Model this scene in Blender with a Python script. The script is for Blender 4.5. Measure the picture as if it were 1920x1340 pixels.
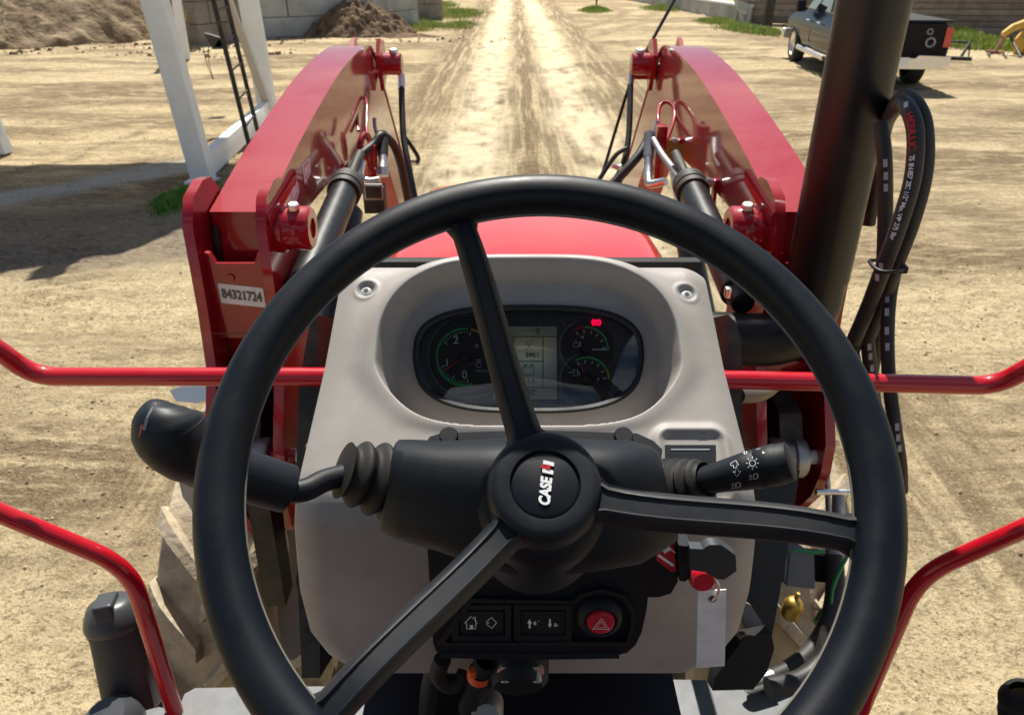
import bpy, bmesh, math, random
import numpy as np
from mathutils import Vector, Matrix
from mathutils.bvhtree import BVHTree
random.seed(7); np.random.seed(7)
R = math.radians
V = Vector
for o in list(bpy.data.objects): bpy.data.objects.remove(o)
S = bpy.context.scene
COL = S.collection

# ------------------------------------------------------------------ camera, sky, sun
H = 2.23; TH = R(28)
cam = bpy.data.cameras.new('camera'); cam_o = bpy.data.objects.new('camera', cam); COL.objects.link(cam_o)
cam_o.location = (0, 0, H); cam_o.rotation_euler = (R(90) - TH, 0, 0)
cam.sensor_width = 36; cam.lens = 36 * 1400 / 1920; cam.clip_start = .02; cam.clip_end = 2000
cam.dof.use_dof = True; cam.dof.focus_distance = .62; cam.dof.aperture_fstop = 18
S.camera = cam_o
SUN_EL, SUN_AZ = R(58), R(-2.5)          # azimuth from +Y, negative = towards -X
sd = V((math.sin(SUN_AZ) * math.cos(SUN_EL), math.cos(SUN_AZ) * math.cos(SUN_EL), math.sin(SUN_EL)))
W = bpy.data.worlds.new('World'); S.world = W; W.use_nodes = True
nt = W.node_tree; N = nt.nodes; L = nt.links; N.clear()
sky = N.new('ShaderNodeTexSky'); sky.sky_type = 'NISHITA'; sky.sun_disc = False
sky.sun_elevation = SUN_EL; sky.sun_rotation = SUN_AZ; sky.air_density = 1.0; sky.dust_density = .45
tc = N.new('ShaderNodeTexCoord'); mp = N.new('ShaderNodeMapping'); mp.inputs['Scale'].default_value = (1.4, 1.4, 3.2)
cn = N.new('ShaderNodeTexNoise'); cn.inputs['Scale'].default_value = 2.1; cn.inputs['Detail'].default_value = 9; cn.inputs['Roughness'].default_value = .55
cr = N.new('ShaderNodeValToRGB'); cr.color_ramp.elements[0].position = .49; cr.color_ramp.elements[1].position = .66
mx = N.new('ShaderNodeMix'); mx.data_type = 'RGBA'; mx.inputs['B'].default_value = (7.5, 7.8, 8.4, 1)
bg = N.new('ShaderNodeBackground'); bg.inputs['Strength'].default_value = .055; wo = N.new('ShaderNodeOutputWorld')
L.new(tc.outputs['Generated'], mp.inputs['Vector']); L.new(mp.outputs['Vector'], cn.inputs['Vector'])
L.new(cn.outputs['Fac'], cr.inputs['Fac']); L.new(cr.outputs['Color'], mx.inputs['Factor'])
L.new(sky.outputs['Color'], mx.inputs['A']); L.new(mx.outputs['Result'], bg.inputs['Color']); L.new(bg.outputs['Background'], wo.inputs['Surface'])
sun = bpy.data.lights.new('sun', 'SUN'); sun.energy = 5; sun.angle = R(.55); sun.color = (1, .95, .86)
sun_o = bpy.data.objects.new('sun', sun); COL.objects.link(sun_o); sun_o.location = (0, 0, 30)
sun_o.rotation_euler = sd.to_track_quat('Z', 'Y').to_euler()
S.view_settings.view_transform = 'Standard'; S.view_settings.look = 'None'; S.view_settings.gamma = 1; S.view_settings.exposure = .55
S.cycles.max_bounces = 8; S.cycles.transparent_max_bounces = 12; S.cycles.use_denoising = True

# ------------------------------------------------------------------ picture ray -> real point at a known distance
FW = V((0, math.cos(TH), -math.sin(TH))); UP = V((0, math.sin(TH), math.cos(TH))); CO = V((0, 0, H))
def ray(px, py): return V(((px - 960) / 1400, 0, 0)) + UP * ((670 - py) / 1400) + FW
def pd(px, py, d): return CO + ray(px, py) * d
def pX(px, py, X): r = ray(px, py); return CO + r * (X / r.x)
def pY(px, py, Y): r = ray(px, py); return CO + r * (Y / r.y)
def pZ(px, py, Z): r = ray(px, py); return CO + r * ((Z - H) / r.z)
def pP(px, py, O, n): r = ray(px, py); return CO + r * ((O - CO).dot(n) / r.dot(n))

# ------------------------------------------------------------------ materials
MATS = {}
def mat(name, col, rough=.5, metal=0, coat=0, bump=0, bscale=60, var=0, vscale=8, dust=0, dustcol=(.42, .34, .24), spec=.5, coatr=.05, emit=None, bdet=3, coords='Object', vcol=None, coat_ior=1.5):
    m = bpy.data.materials.new(name); m.use_nodes = True; n = m.node_tree.nodes; l = m.node_tree.links
    b = n['Principled BSDF']; b.inputs['Base Color'].default_value = (*col, 1); b.inputs['Roughness'].default_value = rough
    b.inputs['Metallic'].default_value = metal; b.inputs['Coat Weight'].default_value = coat; b.inputs['Coat Roughness'].default_value = coatr; b.inputs['Coat IOR'].default_value = coat_ior
    b.inputs['Specular IOR Level'].default_value = spec
    g = n.new('ShaderNodeNewGeometry'); cur = None
    if var:
        t = n.new('ShaderNodeTexNoise'); t.inputs['Scale'].default_value = vscale; t.inputs['Detail'].default_value = 6; t.inputs['Roughness'].default_value = .6
        l.new(g.outputs['Position'], t.inputs['Vector'])
        x = n.new('ShaderNodeMix'); x.data_type = 'RGBA'
        c2 = vcol if vcol else tuple(min(1, c * (1 + var)) for c in col); c1 = tuple(c * (1 - var) for c in col) if not vcol else col
        x.inputs['A'].default_value = (*c1, 1); x.inputs['B'].default_value = (*c2, 1)
        rp = n.new('ShaderNodeMapRange'); rp.inputs['From Min'].default_value = .35; rp.inputs['From Max'].default_value = .65
        l.new(t.outputs['Fac'], rp.inputs['Value']); l.new(rp.outputs['Result'], x.inputs['Factor']); cur = x.outputs['Result']
    if dust:
        t = n.new('ShaderNodeTexNoise'); t.inputs['Scale'].default_value = 14; t.inputs['Detail'].default_value = 10; t.inputs['Roughness'].default_value = .72
        l.new(g.outputs['Position'], t.inputs['Vector'])
        rp = n.new('ShaderNodeMapRange'); rp.inputs['From Min'].default_value = .42; rp.inputs['From Max'].default_value = .8; rp.inputs['To Max'].default_value = dust
        l.new(t.outputs['Fac'], rp.inputs['Value'])
        x = n.new('ShaderNodeMix'); x.data_type = 'RGBA'; x.inputs['B'].default_value = (*dustcol, 1)
        if cur: l.new(cur, x.inputs['A'])
        else: x.inputs['A'].default_value = (*col, 1)
        l.new(rp.outputs['Result'], x.inputs['Factor']); cur = x.outputs['Result']
        mr = n.new('ShaderNodeMapRange'); mr.inputs['From Min'].default_value = .3; mr.inputs['From Max'].default_value = .75
        mr.inputs['To Min'].default_value = rough; mr.inputs['To Max'].default_value = min(1, rough + .25)
        l.new(t.outputs['Fac'], mr.inputs['Value']); l.new(mr.outputs['Result'], b.inputs['Roughness'])
    if cur: l.new(cur, b.inputs['Base Color'])
    if bump:
        t = n.new('ShaderNodeTexNoise'); t.inputs['Scale'].default_value = bscale; t.inputs['Detail'].default_value = bdet
        l.new(g.outputs['Position'], t.inputs['Vector'])
        bp = n.new('ShaderNodeBump'); bp.inputs['Strength'].default_value = min(1, bump); bp.inputs['Distance'].default_value = .5 / bscale
        l.new(t.outputs['Fac'], bp.inputs['Height']); l.new(bp.outputs['Normal'], b.inputs['Normal'])
    if emit: b.inputs['Emission Color'].default_value = (*emit[0], 1); b.inputs['Emission Strength'].default_value = emit[1]
    MATS[name] = m; return m
PLA = mat('black_plastic', (.005, .008, .013), .42, bump=.2, bscale=900, dust=.022, spec=.30)
PLW = mat('wheel_foam', (.0025, .005, .010), .37, bump=.15, bscale=1300, dust=.008, spec=.30)
PLG = mat('grained_plastic', (.006, .009, .014), .42, bump=.16, bscale=1400, dust=.04, spec=.36, bdet=2)
RUB = mat('black_rubber', (.009, .009, .010), .55, bump=.15, bscale=400, dust=.05, spec=.35)
RUBD = mat('hose_rubber', (.013, .013, .014), .42, bump=.15, bscale=300, dust=.12)
COWL = mat('cowl_plastic', (.345, .320, .298), .42, bump=.5, bscale=1500, var=.09, vscale=6, dust=.55, dustcol=(.25, .215, .175), spec=.5)
DARK = mat('dark_metal', (.012, .012, .013), .5, dust=.25)
REDP = mat('red_paint', (.35, .0015, .012), .38, coat=1, coatr=.07, dust=.07, coat_ior=1.5, spec=.15)
REDH = mat('hood_red', (.66, .022, .004), .22, coat=1, coatr=.03, spec=.2)
REDR = mat('rail_red', (.50, .002, .014), .3, coat=1, coatr=.08, dust=.02, spec=.2)
PIPE = mat('black_pipe', (.006, .0065, .008), .28, spec=.5, dust=.02)
CHR = mat('bright_zinc', (.75, .75, .74), .22, metal=1, dust=.2)
STEEL = mat('grey_steel', (.36, .37, .38), .4, metal=.8, dust=.25)
ALU = mat('floor_aluminium', (.15, .16, .17), .5, metal=.0, dust=.4, dustcol=(.3, .26, .22), var=.2, vscale=20)
WHT = mat('white_paint', (.80, .84, .87), .45, dust=.12, var=.06, vscale=2)
MWH = mat('white_print', (.88, .90, .90), .5)
MGR = mat('grey_print', (.45, .47, .5), .5)
MBK = mat('black_print', (.02, .02, .02), .5)
MRD = mat('red_print', (.55, .01, .02), .5)
MGN = mat('green_print', (.04, .62, .18), .5)
MYL = mat('yellow_print', (.65, .5, .05), .5)
LCD = mat('lcd', (.50, .52, .38), .5)
LCD2 = mat('lcd_ink', (.03, .035, .03), .5)
FACE = mat('dial_face', (.034, .031, .034), .55)
TELL = mat('telltale_red', (.6, .0, .02), .4, emit=((1, .0, .05), 1.6))
NEED = mat('needle_red', (.7, .05, .03), .4)
TYRE = mat('dusty_tyre', (.40, .335, .24), .9, bump=.5, bscale=60, var=.3, vscale=9, dust=.9, dustcol=(.66, .57, .42), spec=.2)
TAG = mat('tag_card', (.93, .93, .93), .6, dust=.6, dustcol=(.2, .19, .16))
ORG = mat('orange_clip', (.75, .09, .02), .45)
BRS = mat('brass', (.6, .38, .07), .3, metal=.9, dust=.3)
GRN = mat('green_wire', (.02, .3, .1), .4)
GBL = mat('bluegrey_box', (.13, .16, .20), .5, dust=.3)
# carbon weave for the dial surround
def weave():
    m = bpy.data.materials.new('weave'); m.use_nodes = True; n = m.node_tree.nodes; l = m.node_tree.links; b = n['Principled BSDF']
    tcn = n.new('ShaderNodeTexCoord'); mpn = n.new('ShaderNodeMapping'); mpn.inputs['Rotation'].default_value = (0, 0, R(45)); mpn.inputs['Scale'].default_value = (1, 1, 1)
    ck = n.new('ShaderNodeTexChecker'); ck.inputs['Scale'].default_value = 420; ck.inputs['Color1'].default_value = (.020, .024, .032, 1); ck.inputs['Color2'].default_value = (.11, .125, .155, 1)
    l.new(tcn.outputs['UV'], mpn.inputs['Vector']); l.new(mpn.outputs['Vector'], ck.inputs['Vector']); l.new(ck.outputs['Color'], b.inputs['Base Color'])
    b.inputs['Roughness'].default_value = .5; return m
WEAVE = weave()
def glassm():
    m = bpy.data.materials.new('clear_cover'); m.use_nodes = True; n = m.node_tree.nodes; l = m.node_tree.links; n.remove(n['Principled BSDF'])
    tr = n.new('ShaderNodeBsdfTransparent'); tr.inputs['Color'].default_value = (1, 1, 1, 1)
    gl = n.new('ShaderNodeBsdfGlossy'); gl.inputs['Roughness'].default_value = .02
    fr = n.new('ShaderNodeFresnel'); fr.inputs['IOR'].default_value = 1.8
    ad = n.new('ShaderNodeMixShader'); l.new(fr.outputs['Fac'], ad.inputs['Fac']); l.new(tr.outputs['BSDF'], ad.inputs[1]); l.new(gl.outputs['BSDF'], ad.inputs[2])
    l.new(ad.outputs['Shader'], n['Material Output'].inputs['Surface']); return m
GLS = glassm()
def specks(m, sc=75, amt=.055):
    n = m.node_tree.nodes; l = m.node_tree.links; b = n['Principled BSDF']; g = n.new('ShaderNodeNewGeometry'); v = n.new('ShaderNodeTexVoronoi'); v.inputs['Scale'].default_value = sc
    l.new(g.outputs['Position'], v.inputs['Vector']); a = n.new('ShaderNodeMath'); a.operation = 'LESS_THAN'; a.inputs[1].default_value = amt; l.new(v.outputs['Distance'], a.inputs[0])
    sp = n.new('ShaderNodeSeparateColor'); l.new(v.outputs['Color'], sp.inputs['Color']); c = n.new('ShaderNodeMath'); c.operation = 'GREATER_THAN'; c.inputs[1].default_value = .6; l.new(sp.outputs['Red'], c.inputs[0])
    mm = n.new('ShaderNodeMath'); mm.operation = 'MULTIPLY'; l.new(a.outputs[0], mm.inputs[0]); l.new(c.outputs[0], mm.inputs[1]); x = n.new('ShaderNodeMix'); x.data_type = 'RGBA'; x.inputs['B'].default_value = (.10, .08, .06, 1)
    src = b.inputs['Base Color'].links[0].from_socket; l.new(src, x.inputs['A']); l.new(mm.outputs[0], x.inputs['Factor']); l.new(x.outputs['Result'], b.inputs['Base Color'])
specks(COWL)

# ------------------------------------------------------------------ object helpers
def tag(o, label=None, cat=None, group=None, kind=None):
    if label: o['label'] = label
    if cat: o['category'] = cat
    if group: o['group'] = group
    if kind: o['kind'] = kind
    return o
def empty(name, loc, label=None, cat=None, group=None, rz=0):
    o = bpy.data.objects.new(name, None); COL.objects.link(o); o.location = loc; o.rotation_euler = (0, 0, rz); o.empty_display_size = .1
    return tag(o, label, cat, group)
def catmull(pts, n=8, closed=False):
    pts = [V(p) for p in pts]; out = []; m = len(pts)
    if m < 3: return pts
    rng = range(m if closed else m - 1)
    for i in rng:
        if closed: p0, p1, p2, p3 = pts[(i - 1) % m], pts[i], pts[(i + 1) % m], pts[(i + 2) % m]
        else: p0, p1, p2, p3 = pts[max(i - 1, 0)], pts[i], pts[i + 1], pts[min(i + 2, m - 1)]
        for k in range(n):
            t = k / n
            out.append(.5 * ((2 * p1) + (p2 - p0) * t + (2 * p0 - 5 * p1 + 4 * p2 - p3) * t * t + (3 * p1 - p0 - 3 * p2 + p3) * t ** 3))
    if not closed: out.append(pts[-1])
    return out
def fillet(pts, r, n=6):
    pts = [V(p) for p in pts]; out = [pts[0]]
    for i in range(1, len(pts) - 1):
        a, b, c = pts[i - 1], pts[i], pts[i + 1]; u = (a - b); v = (c - b)
        k = min(r, u.length * .48, v.length * .48); A = b + u.normalized() * k; C = b + v.normalized() * k
        for j in range(n + 1):
            t = j / n; out.append((1 - t) ** 2 * A + 2 * t * (1 - t) * b + t * t * C)
    out.append(pts[-1]); return out
class MB:
    def __init__(s): s.bm = bmesh.new(); s.mats = []
    def mi(s, m):
        if m not in s.mats: s.mats.append(m)
        return s.mats.index(m)
    def raw(s, vs, fs, m, smooth=False):
        k = s.mi(m); bv = [s.bm.verts.new(v) for v in vs]
        for f in fs:
            try: F = s.bm.faces.new([bv[i] for i in f]); F.material_index = k; F.smooth = smooth
            except ValueError: pass
        return bv
    def merge(s, tmp, M, m, smooth=False):
        k = s.mi(m); mp_ = {}
        for v in tmp.verts: mp_[v.index] = s.bm.verts.new(M @ v.co)
        for f in tmp.faces:
            F = s.bm.faces.new([mp_[v.index] for v in f.verts]); F.material_index = k; F.smooth = smooth
        tmp.free()
    def box(s, c, size, m, rot=None, bev=.002, seg=2, smooth=False):
        t = bmesh.new(); bmesh.ops.create_cube(t, size=1)
        for v in t.verts: v.co = V((v.co.x * size[0], v.co.y * size[1], v.co.z * size[2]))
        if bev: bmesh.ops.bevel(t, geom=t.edges[:], offset=min(bev, min(size) * .45), segments=seg, affect='EDGES', profile=.7)
        t.verts.index_update(); M = Matrix.Translation(V(c)) @ (rot.to_4x4() if rot else Matrix()); s.merge(t, M, m, smooth or bev > 0)
        return s
    def loft(s, rings, m, caps=True, closed=False, smooth=True):
        n = len(rings[0]); vs = [p for r in rings for p in r]; fs = []
        for i in range(len(rings) - (0 if closed else 1)):
            for j in range(n):
                a = i * n + j; b = i * n + (j + 1) % n; i2 = (i + 1) % len(rings); c = i2 * n + (j + 1) % n; d = i2 * n + j; fs.append((a, b, c, d))
        bv = s.raw(vs, fs, m, smooth)
        if caps and not closed:
            for r in (bv[:n][::-1], bv[-n:]):
                F = s.bm.faces.new(r); F.material_index = s.mi(m); F.smooth = False
        return s
    def tube(s, pts, r, m, seg=12, closed=False, caps=True, flat=1.0):
        pts = [V(p) for p in pts]; n = len(pts); rs = r if isinstance(r, (list, tuple)) else [r] * n
        if len(rs) != n: rs = list(np.interp(np.linspace(0, 1, n), np.linspace(0, 1, len(rs)), rs))
        T = []
        for i in range(n):
            a = pts[(i - 1) % n] if closed or i else pts[0]; b = pts[(i + 1) % n] if closed or i < n - 1 else pts[-1]; T.append((b - a).normalized())
        ref = V((0, 0, 1)) if abs(T[0].z) < .9 else V((1, 0, 0)); u = (ref - T[0] * ref.dot(T[0])).normalized(); rings = []
        for i in range(n):
            u = (u - T[i] * u.dot(T[i])).normalized(); w = T[i].cross(u)
            rings.append([pts[i] + (u * math.cos(a) + w * math.sin(a) * flat) * rs[i] for a in [2 * math.pi * k / seg for k in range(seg)]])
        return s.loft(rings, m, caps, closed)
    def lathe(s, prof, O, ax, m, seg=40, a0=0, a1=360, caps=False, smooth=True):
        ax = V(ax).normalized(); ref = V((0, 0, 1)) if abs(ax.z) < .9 else V((1, 0, 0)); u = (ref - ax * ref.dot(ax)).normalized(); w = ax.cross(u)
        full = (a1 - a0) >= 360; k = seg if full else seg + 1
        rings = []
        for j in range(k):
            a = R(a0 + (a1 - a0) * j / seg); d = u * math.cos(a) + w * math.sin(a); rings.append([V(O) + ax * h + d * rr for rr, h in prof])
        vs = [p for r_ in rings for p in r_]; n = len(prof); fs = []
        for i in range(k if full else k - 1):
            i2 = (i + 1) % k
            for j in range(n - 1): fs.append((i * n + j, i2 * n + j, i2 * n + j + 1, i * n + j + 1))
        s.raw(vs, fs, m, smooth); return s
    def prism(s, out, m, thick, O=None, ux=None, uy=None, bev=0, seg=2, smooth=False):
        """outline (3-D points in a plane, or 2-D with O,ux,uy) extruded along its normal, both ways from the front face backwards"""
        if ux is not None: P = [V(O) + V(ux) * a + V(uy) * b for a, b in out]
        else: P = [V(p) for p in out]
        c = sum(P, V()) / len(P); nrm = V((0, 0, 0))
        for i in range(len(P)): nrm += (P[i] - c).cross(P[(i + 1) % len(P)] - c)
        nrm.normalize(); th = thick if isinstance(thick, Vector) else nrm * -thick
        t = bmesh.new(); a = [t.verts.new(p) for p in P]; b = [t.verts.new(p + th) for p in P]
        t.faces.new(a); t.faces.new(b[::-1])
        for i in range(len(P)): t.faces.new((a[i], b[i], b[(i + 1) % len(P)], a[(i + 1) % len(P)]))
        if bev:
            es = [e for e in t.edges if len(e.link_faces) == 2 and e.calc_face_angle(0) > R(25)]
            bmesh.ops.bevel(t, geom=es, offset=bev, segments=seg, affect='EDGES', profile=.7, clamp_overlap=True)
        t.verts.index_update(); s.merge(t, Matrix(), m, smooth or bev > 0); return s
    def stroke(s, pts, w, m, n, closed=False, th=0):
        pts = [V(p) for p in pts]; k = len(pts); vs = []
        for i in range(k):
            a = pts[(i - 1) % k] if closed or i else pts[0]; b = pts[(i + 1) % k] if closed or i < k - 1 else pts[-1]
            sd_ = n.cross(b - a).normalized() * w * .5; vs += [pts[i] + sd_, pts[i] - sd_]
        fs = [(2 * i, 2 * i + 1, (2 * i + 3) % (2 * k), (2 * i + 2) % (2 * k)) for i in range(k if closed else k - 1)]
        s.raw(vs, fs, m); return s
    def text(s, txt, O, ux, uy, size, m, ext=.0002, bold=0, xs=1, center=True, shear=0):
        cu = bpy.data.curves.new('t', 'FONT'); cu.body = txt; cu.size = 1; cu.extrude = ext / size; cu.offset = bold; cu.shear = shear
        cu.align_x = 'CENTER' if center else 'LEFT'; cu.align_y = 'CENTER'; cu.resolution_u = 3
        o = bpy.data.objects.new('t', cu); COL.objects.link(o); bpy.context.view_layer.update()
        me = o.evaluated_get(bpy.context.evaluated_depsgraph_get()).to_mesh()
        ux = V(ux).normalized(); uy = V(uy).normalized(); nn = ux.cross(uy)
        vs = [V(O) + ux * (v.co.x * size * xs) + uy * (v.co.y * size) + nn * (v.co.z * size) for v in me.vertices]
        s.raw(vs, [tuple(p.vertices) for p in me.polygons], m)
        o.to_mesh_clear(); bpy.data.objects.remove(o); bpy.data.curves.remove(cu); return s
    def build(s, name, parent=None, **kw):
        if not kw.pop('keepn', False): bmesh.ops.recalc_face_normals(s.bm, faces=s.bm.faces[:])
        me = bpy.data.meshes.new(name); s.bm.to_mesh(me); s.bm.free()
        for m in s.mats: me.materials.append(m)
        me.set_sharp_from_angle(angle=R(42)) if hasattr(me, 'set_sharp_from_angle') else None
        o = bpy.data.objects.new(name, me); COL.objects.link(o)
        if parent: 
            o.parent = parent; o.matrix_parent_inverse = wm(parent).inverted()
        return tag(o, **kw)
def wm(o):
    M = Matrix.LocRotScale(o.location, o.rotation_euler, o.scale)
    return wm(o.parent) @ o.matrix_parent_inverse @ M if o.parent else M
def bvh(o): return BVHTree.FromPolygons([wm(o) @ v.co for v in o.data.vertices], [tuple(p.vertices) for p in o.data.polygons])
def hit(t, px, py, off=.0004):
    r = ray(px, py).normalized(); l, n_, i, d = t.ray_cast(CO, r)
    if l is None: return None, None
    if n_.dot(r) > 0: n_ = -n_
    return l + n_ * off, n_
def copy_tree(o, parent=None):
    c = o.copy(); COL.objects.link(c); c.parent = parent
    for ch in [x for x in bpy.data.objects if x.parent == o]: copy_tree(ch, c)
    return c

# ------------------------------------------------------------------ noise for terrain
def vnoise(x, y, seed):
    xi = np.floor(x).astype(np.int64); yi = np.floor(y).astype(np.int64); xf = x - xi; yf = y - yi
    def h(a, b):
        n = (a * 374761393 + b * 668265263 + seed * 974634777) & 0xffffffff; n = ((n ^ (n >> 13)) * 1274126177) & 0xffffffff; return ((n ^ (n >> 16)) & 0xffff) / 65535.
    u = xf * xf * (3 - 2 * xf); v = yf * yf * (3 - 2 * yf)
    return (h(xi, yi) * (1 - u) + h(xi + 1, yi) * u) * (1 - v) + (h(xi, yi + 1) * (1 - u) + h(xi + 1, yi + 1) * u) * v
def fbm(x, y, seed, o=5, g=.5):
    a = 1; s = 0; t = 0
    for k in range(o): s = s + a * (vnoise(x * 2 ** k, y * 2 ** k, seed + k) - .5); t += a; a *= g
    return s / t
def grid_mesh(name, X, Y, Z, m, **kw):
    nr, nc = X.shape; co = np.stack([X, Y, Z], -1).reshape(-1, 3).astype(np.float32)
    i = np.arange(nr - 1)[:, None] * nc + np.arange(nc - 1)[None]; f = np.stack([i, i + 1, i + nc + 1, i + nc], -1).reshape(-1, 4).astype(np.int32)
    me = bpy.data.meshes.new(name); me.vertices.add(len(co)); me.vertices.foreach_set('co', co.ravel())
    me.loops.add(f.size); me.loops.foreach_set('vertex_index', f.ravel()); me.polygons.add(len(f))
    me.polygons.foreach_set('loop_start', np.arange(0, f.size, 4, dtype=np.int32)); me.polygons.foreach_set('loop_total', np.full(len(f), 4, np.int32))
    me.polygons.foreach_set('use_smooth', np.ones(len(f), bool)); me.update(); me.validate(); me.materials.append(m)
    o = bpy.data.objects.new(name, me); COL.objects.link(o); return tag(o, **kw)
# ------------------------------------------------------------------ ground
def gp(px, py): p = pZ(px, py, 0); return (p.x, p.y)
def segd(X, Y, pts):
    d = np.full(X.shape, 1e9)
    for (ax, ay), (bx, by) in zip(pts[:-1], pts[1:]):
        vx, vy = bx - ax, by - ay; t = np.clip(((X - ax) * vx + (Y - ay) * vy) / (vx * vx + vy * vy + 1e-9), 0, 1)
        d = np.minimum(d, np.hypot(X - ax - t * vx, Y - ay - t * vy))
    return d
def pxline(*p): return [gp(*q) for q in p]
nu, nv = 620, 760
u = np.linspace(-1, 1, nu); v = np.linspace(-1, 1, nv)
gx = 2.6 * np.sinh(u * 4.9); gy = 6 + 3.4 * np.sinh(v * 4.6)
GX, GY = np.meshgrid(gx, gy)
wob = fbm(GX * .5, GY * .5, 3) * .5
near = np.clip(1 - (np.hypot(GX, GY - 4) - 30) / 40, 0, 1)
trk = np.zeros_like(GX)
rl = np.exp(-((GX + .52 + wob * .5) / .36) ** 2); rr = np.exp(-((GX - 1.13 + wob * .5) / .36) ** 2)
inlane = np.clip((GY - 4) / 4, 0, 1)
GZ = fbm(GX * .25, GY * .25, 11, 4) * .10 * near + fbm(GX * 1.6, GY * 2.6, 21, 5) * .07 * near + fbm(GX * 7, GY * 11, 31, 3) * .03 * near
GZ += -.035 * (rl + rr) * inlane * near + .012 * np.exp(-((GX - .3) / .3) ** 2)
# cross tracks left and right of the lane
fur = np.sin((GY * 1.0 + GX * -.16 + fbm(GX * .3, GY * .3, 41) * 2.2) * 5.2) * np.clip(fbm(GX * .15, GY * .4, 51) * 3 + .4, 0, 1)
side = np.clip((np.abs(GX - .3) - 1.9) / 1.2, 0, 1) * np.clip((GY - 5) / 3, 0, 1)
GZ += fur * .035 * side * near
lug = np.sin(GY * 28 + np.abs(GX) * 10) * np.exp(-((GX + 3.45) / .28) ** 4) * np.clip((6.2 - GY) / .8, 0, 1) * np.clip((GY - 3.9), 0, 1)
GZ += lug * .016
for cx_, ww in ((-1.35, .28), (-.95, .2), (2.0, .28), (.3, .22), (-4.3, .25), (-3.6, .25), (3.6, .25), (4.4, .25)):
    band = np.exp(-((GX - cx_ - wob * .8 - .12 * np.sin(GY * .35 + cx_)) / ww) ** 4) * np.clip(fbm(GX * .2, GY * .25, int(90 + cx_ * 7)) * 3 + .55, 0, 1) * np.clip((GY - 3.5) / 2, 0, 1) * near
    GZ += band * (np.clip(np.sin(GY * 24 + np.abs(GX - cx_) * 16) * 2, -1, 1) * .014 - .012)
mid = np.clip((GY - 5) / 3, 0, 1)
dark = np.clip(.26 + mid * .30 + fbm(GX * .35, GY * 1.0, 61, 5) * 2.8 + fur * .45 * side, 0, 1)
# brown churned strips beside the lane, pale dust in the wheel tracks
dark = np.maximum(dark, np.exp(-((GX + 1.6 + wob) / .62) ** 2) * 1.0 * np.clip((GY - 9) / 5, 0, 1))
dark = np.maximum(dark, np.exp(-((GX - 2.25 - wob) / .6) ** 2) * .9 * np.clip((GY - 8) / 5, 0, 1))
dark = np.maximum(dark, np.exp(-((GX - .3 + wob * .4) / .36) ** 2) * .95 * np.clip((GY - 7) / 4, 0, 1))
pale = np.clip(np.maximum(rl, rr) * inlane * (1.6 + fbm(GX * 1.2, GY * .5, 63) * 3.5) , 0, 1) * np.clip(.75 + fbm(GX * 5, GY * 3, 64) * 2.5, 0, 1)
for ln, w, a in [(pxline((1020, 62), (1090, 52), (1150, 38), (1172, 24), (1150, 14)), .42, .95), (pxline((1040, 82), (1130, 66), (1190, 45), (1230, 24), (1260, 12)), .5, .8),
                 (pxline((1090, 110), (1250, 95), (1420, 100), (1540, 92)), .22, .6), (pxline((1330, 140), (1450, 135), (1560, 160)), .3, .85), (pxline((1380, 175), (1480, 190), (1560, 190)), .22, .8),
                 (pxline((1740, 128), (1830, 140), (1920, 175)), .25, .8), (pxline((1760, 200), (1860, 190), (1920, 200)), .2, .6), (pxline((1720, 260), (1840, 250), (1920, 270)), .12, .6),
                 (pxline((0, 330), (130, 298), (260, 248), (300, 236)), .12, .75), (pxline((140, 190), (300, 150), (420, 150)), .2, .4), (pxline((0, 200), (200, 178)), .15, .4),
                 (pxline((760, 60), (860, 62), (930, 40), (960, 0)), .5, .7), (pxline((520, 150), (640, 140), (760, 130)), .25, .5)]:
    dark = np.maximum(dark, np.exp(-(segd(GX, GY, ln) / w) ** 2) * a)
dark = np.clip(dark - pale * .8, 0, 1)
bl = np.exp(-(np.maximum(0, segd(GX, GY, pxline((-300, 450), (100, 450), (330, 440))) - .55) / .35) ** 2) * (GX < -1.5)
mud = np.clip(bl * (1 + fbm(GX * 1.4, GY * 1.4, 71) * 1.2), 0, 1)
gr_d = segd(GX, GY, pxline((-200, 420), (20, 375), (200, 340), (330, 318)))
conc = np.clip(1.5 - gr_d / .30 + fbm(GX * 1.5, GY * 1.5, 81) * 1.6, 0, 1) * (GX < -2.6)
grs = np.clip(.9 - segd(GX, GY, pxline((310, 385), (345, 365), (380, 360))) / .22 + fbm(GX * 4, GY * 4, 83) * 1.2, 0, 1) * .0
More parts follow.
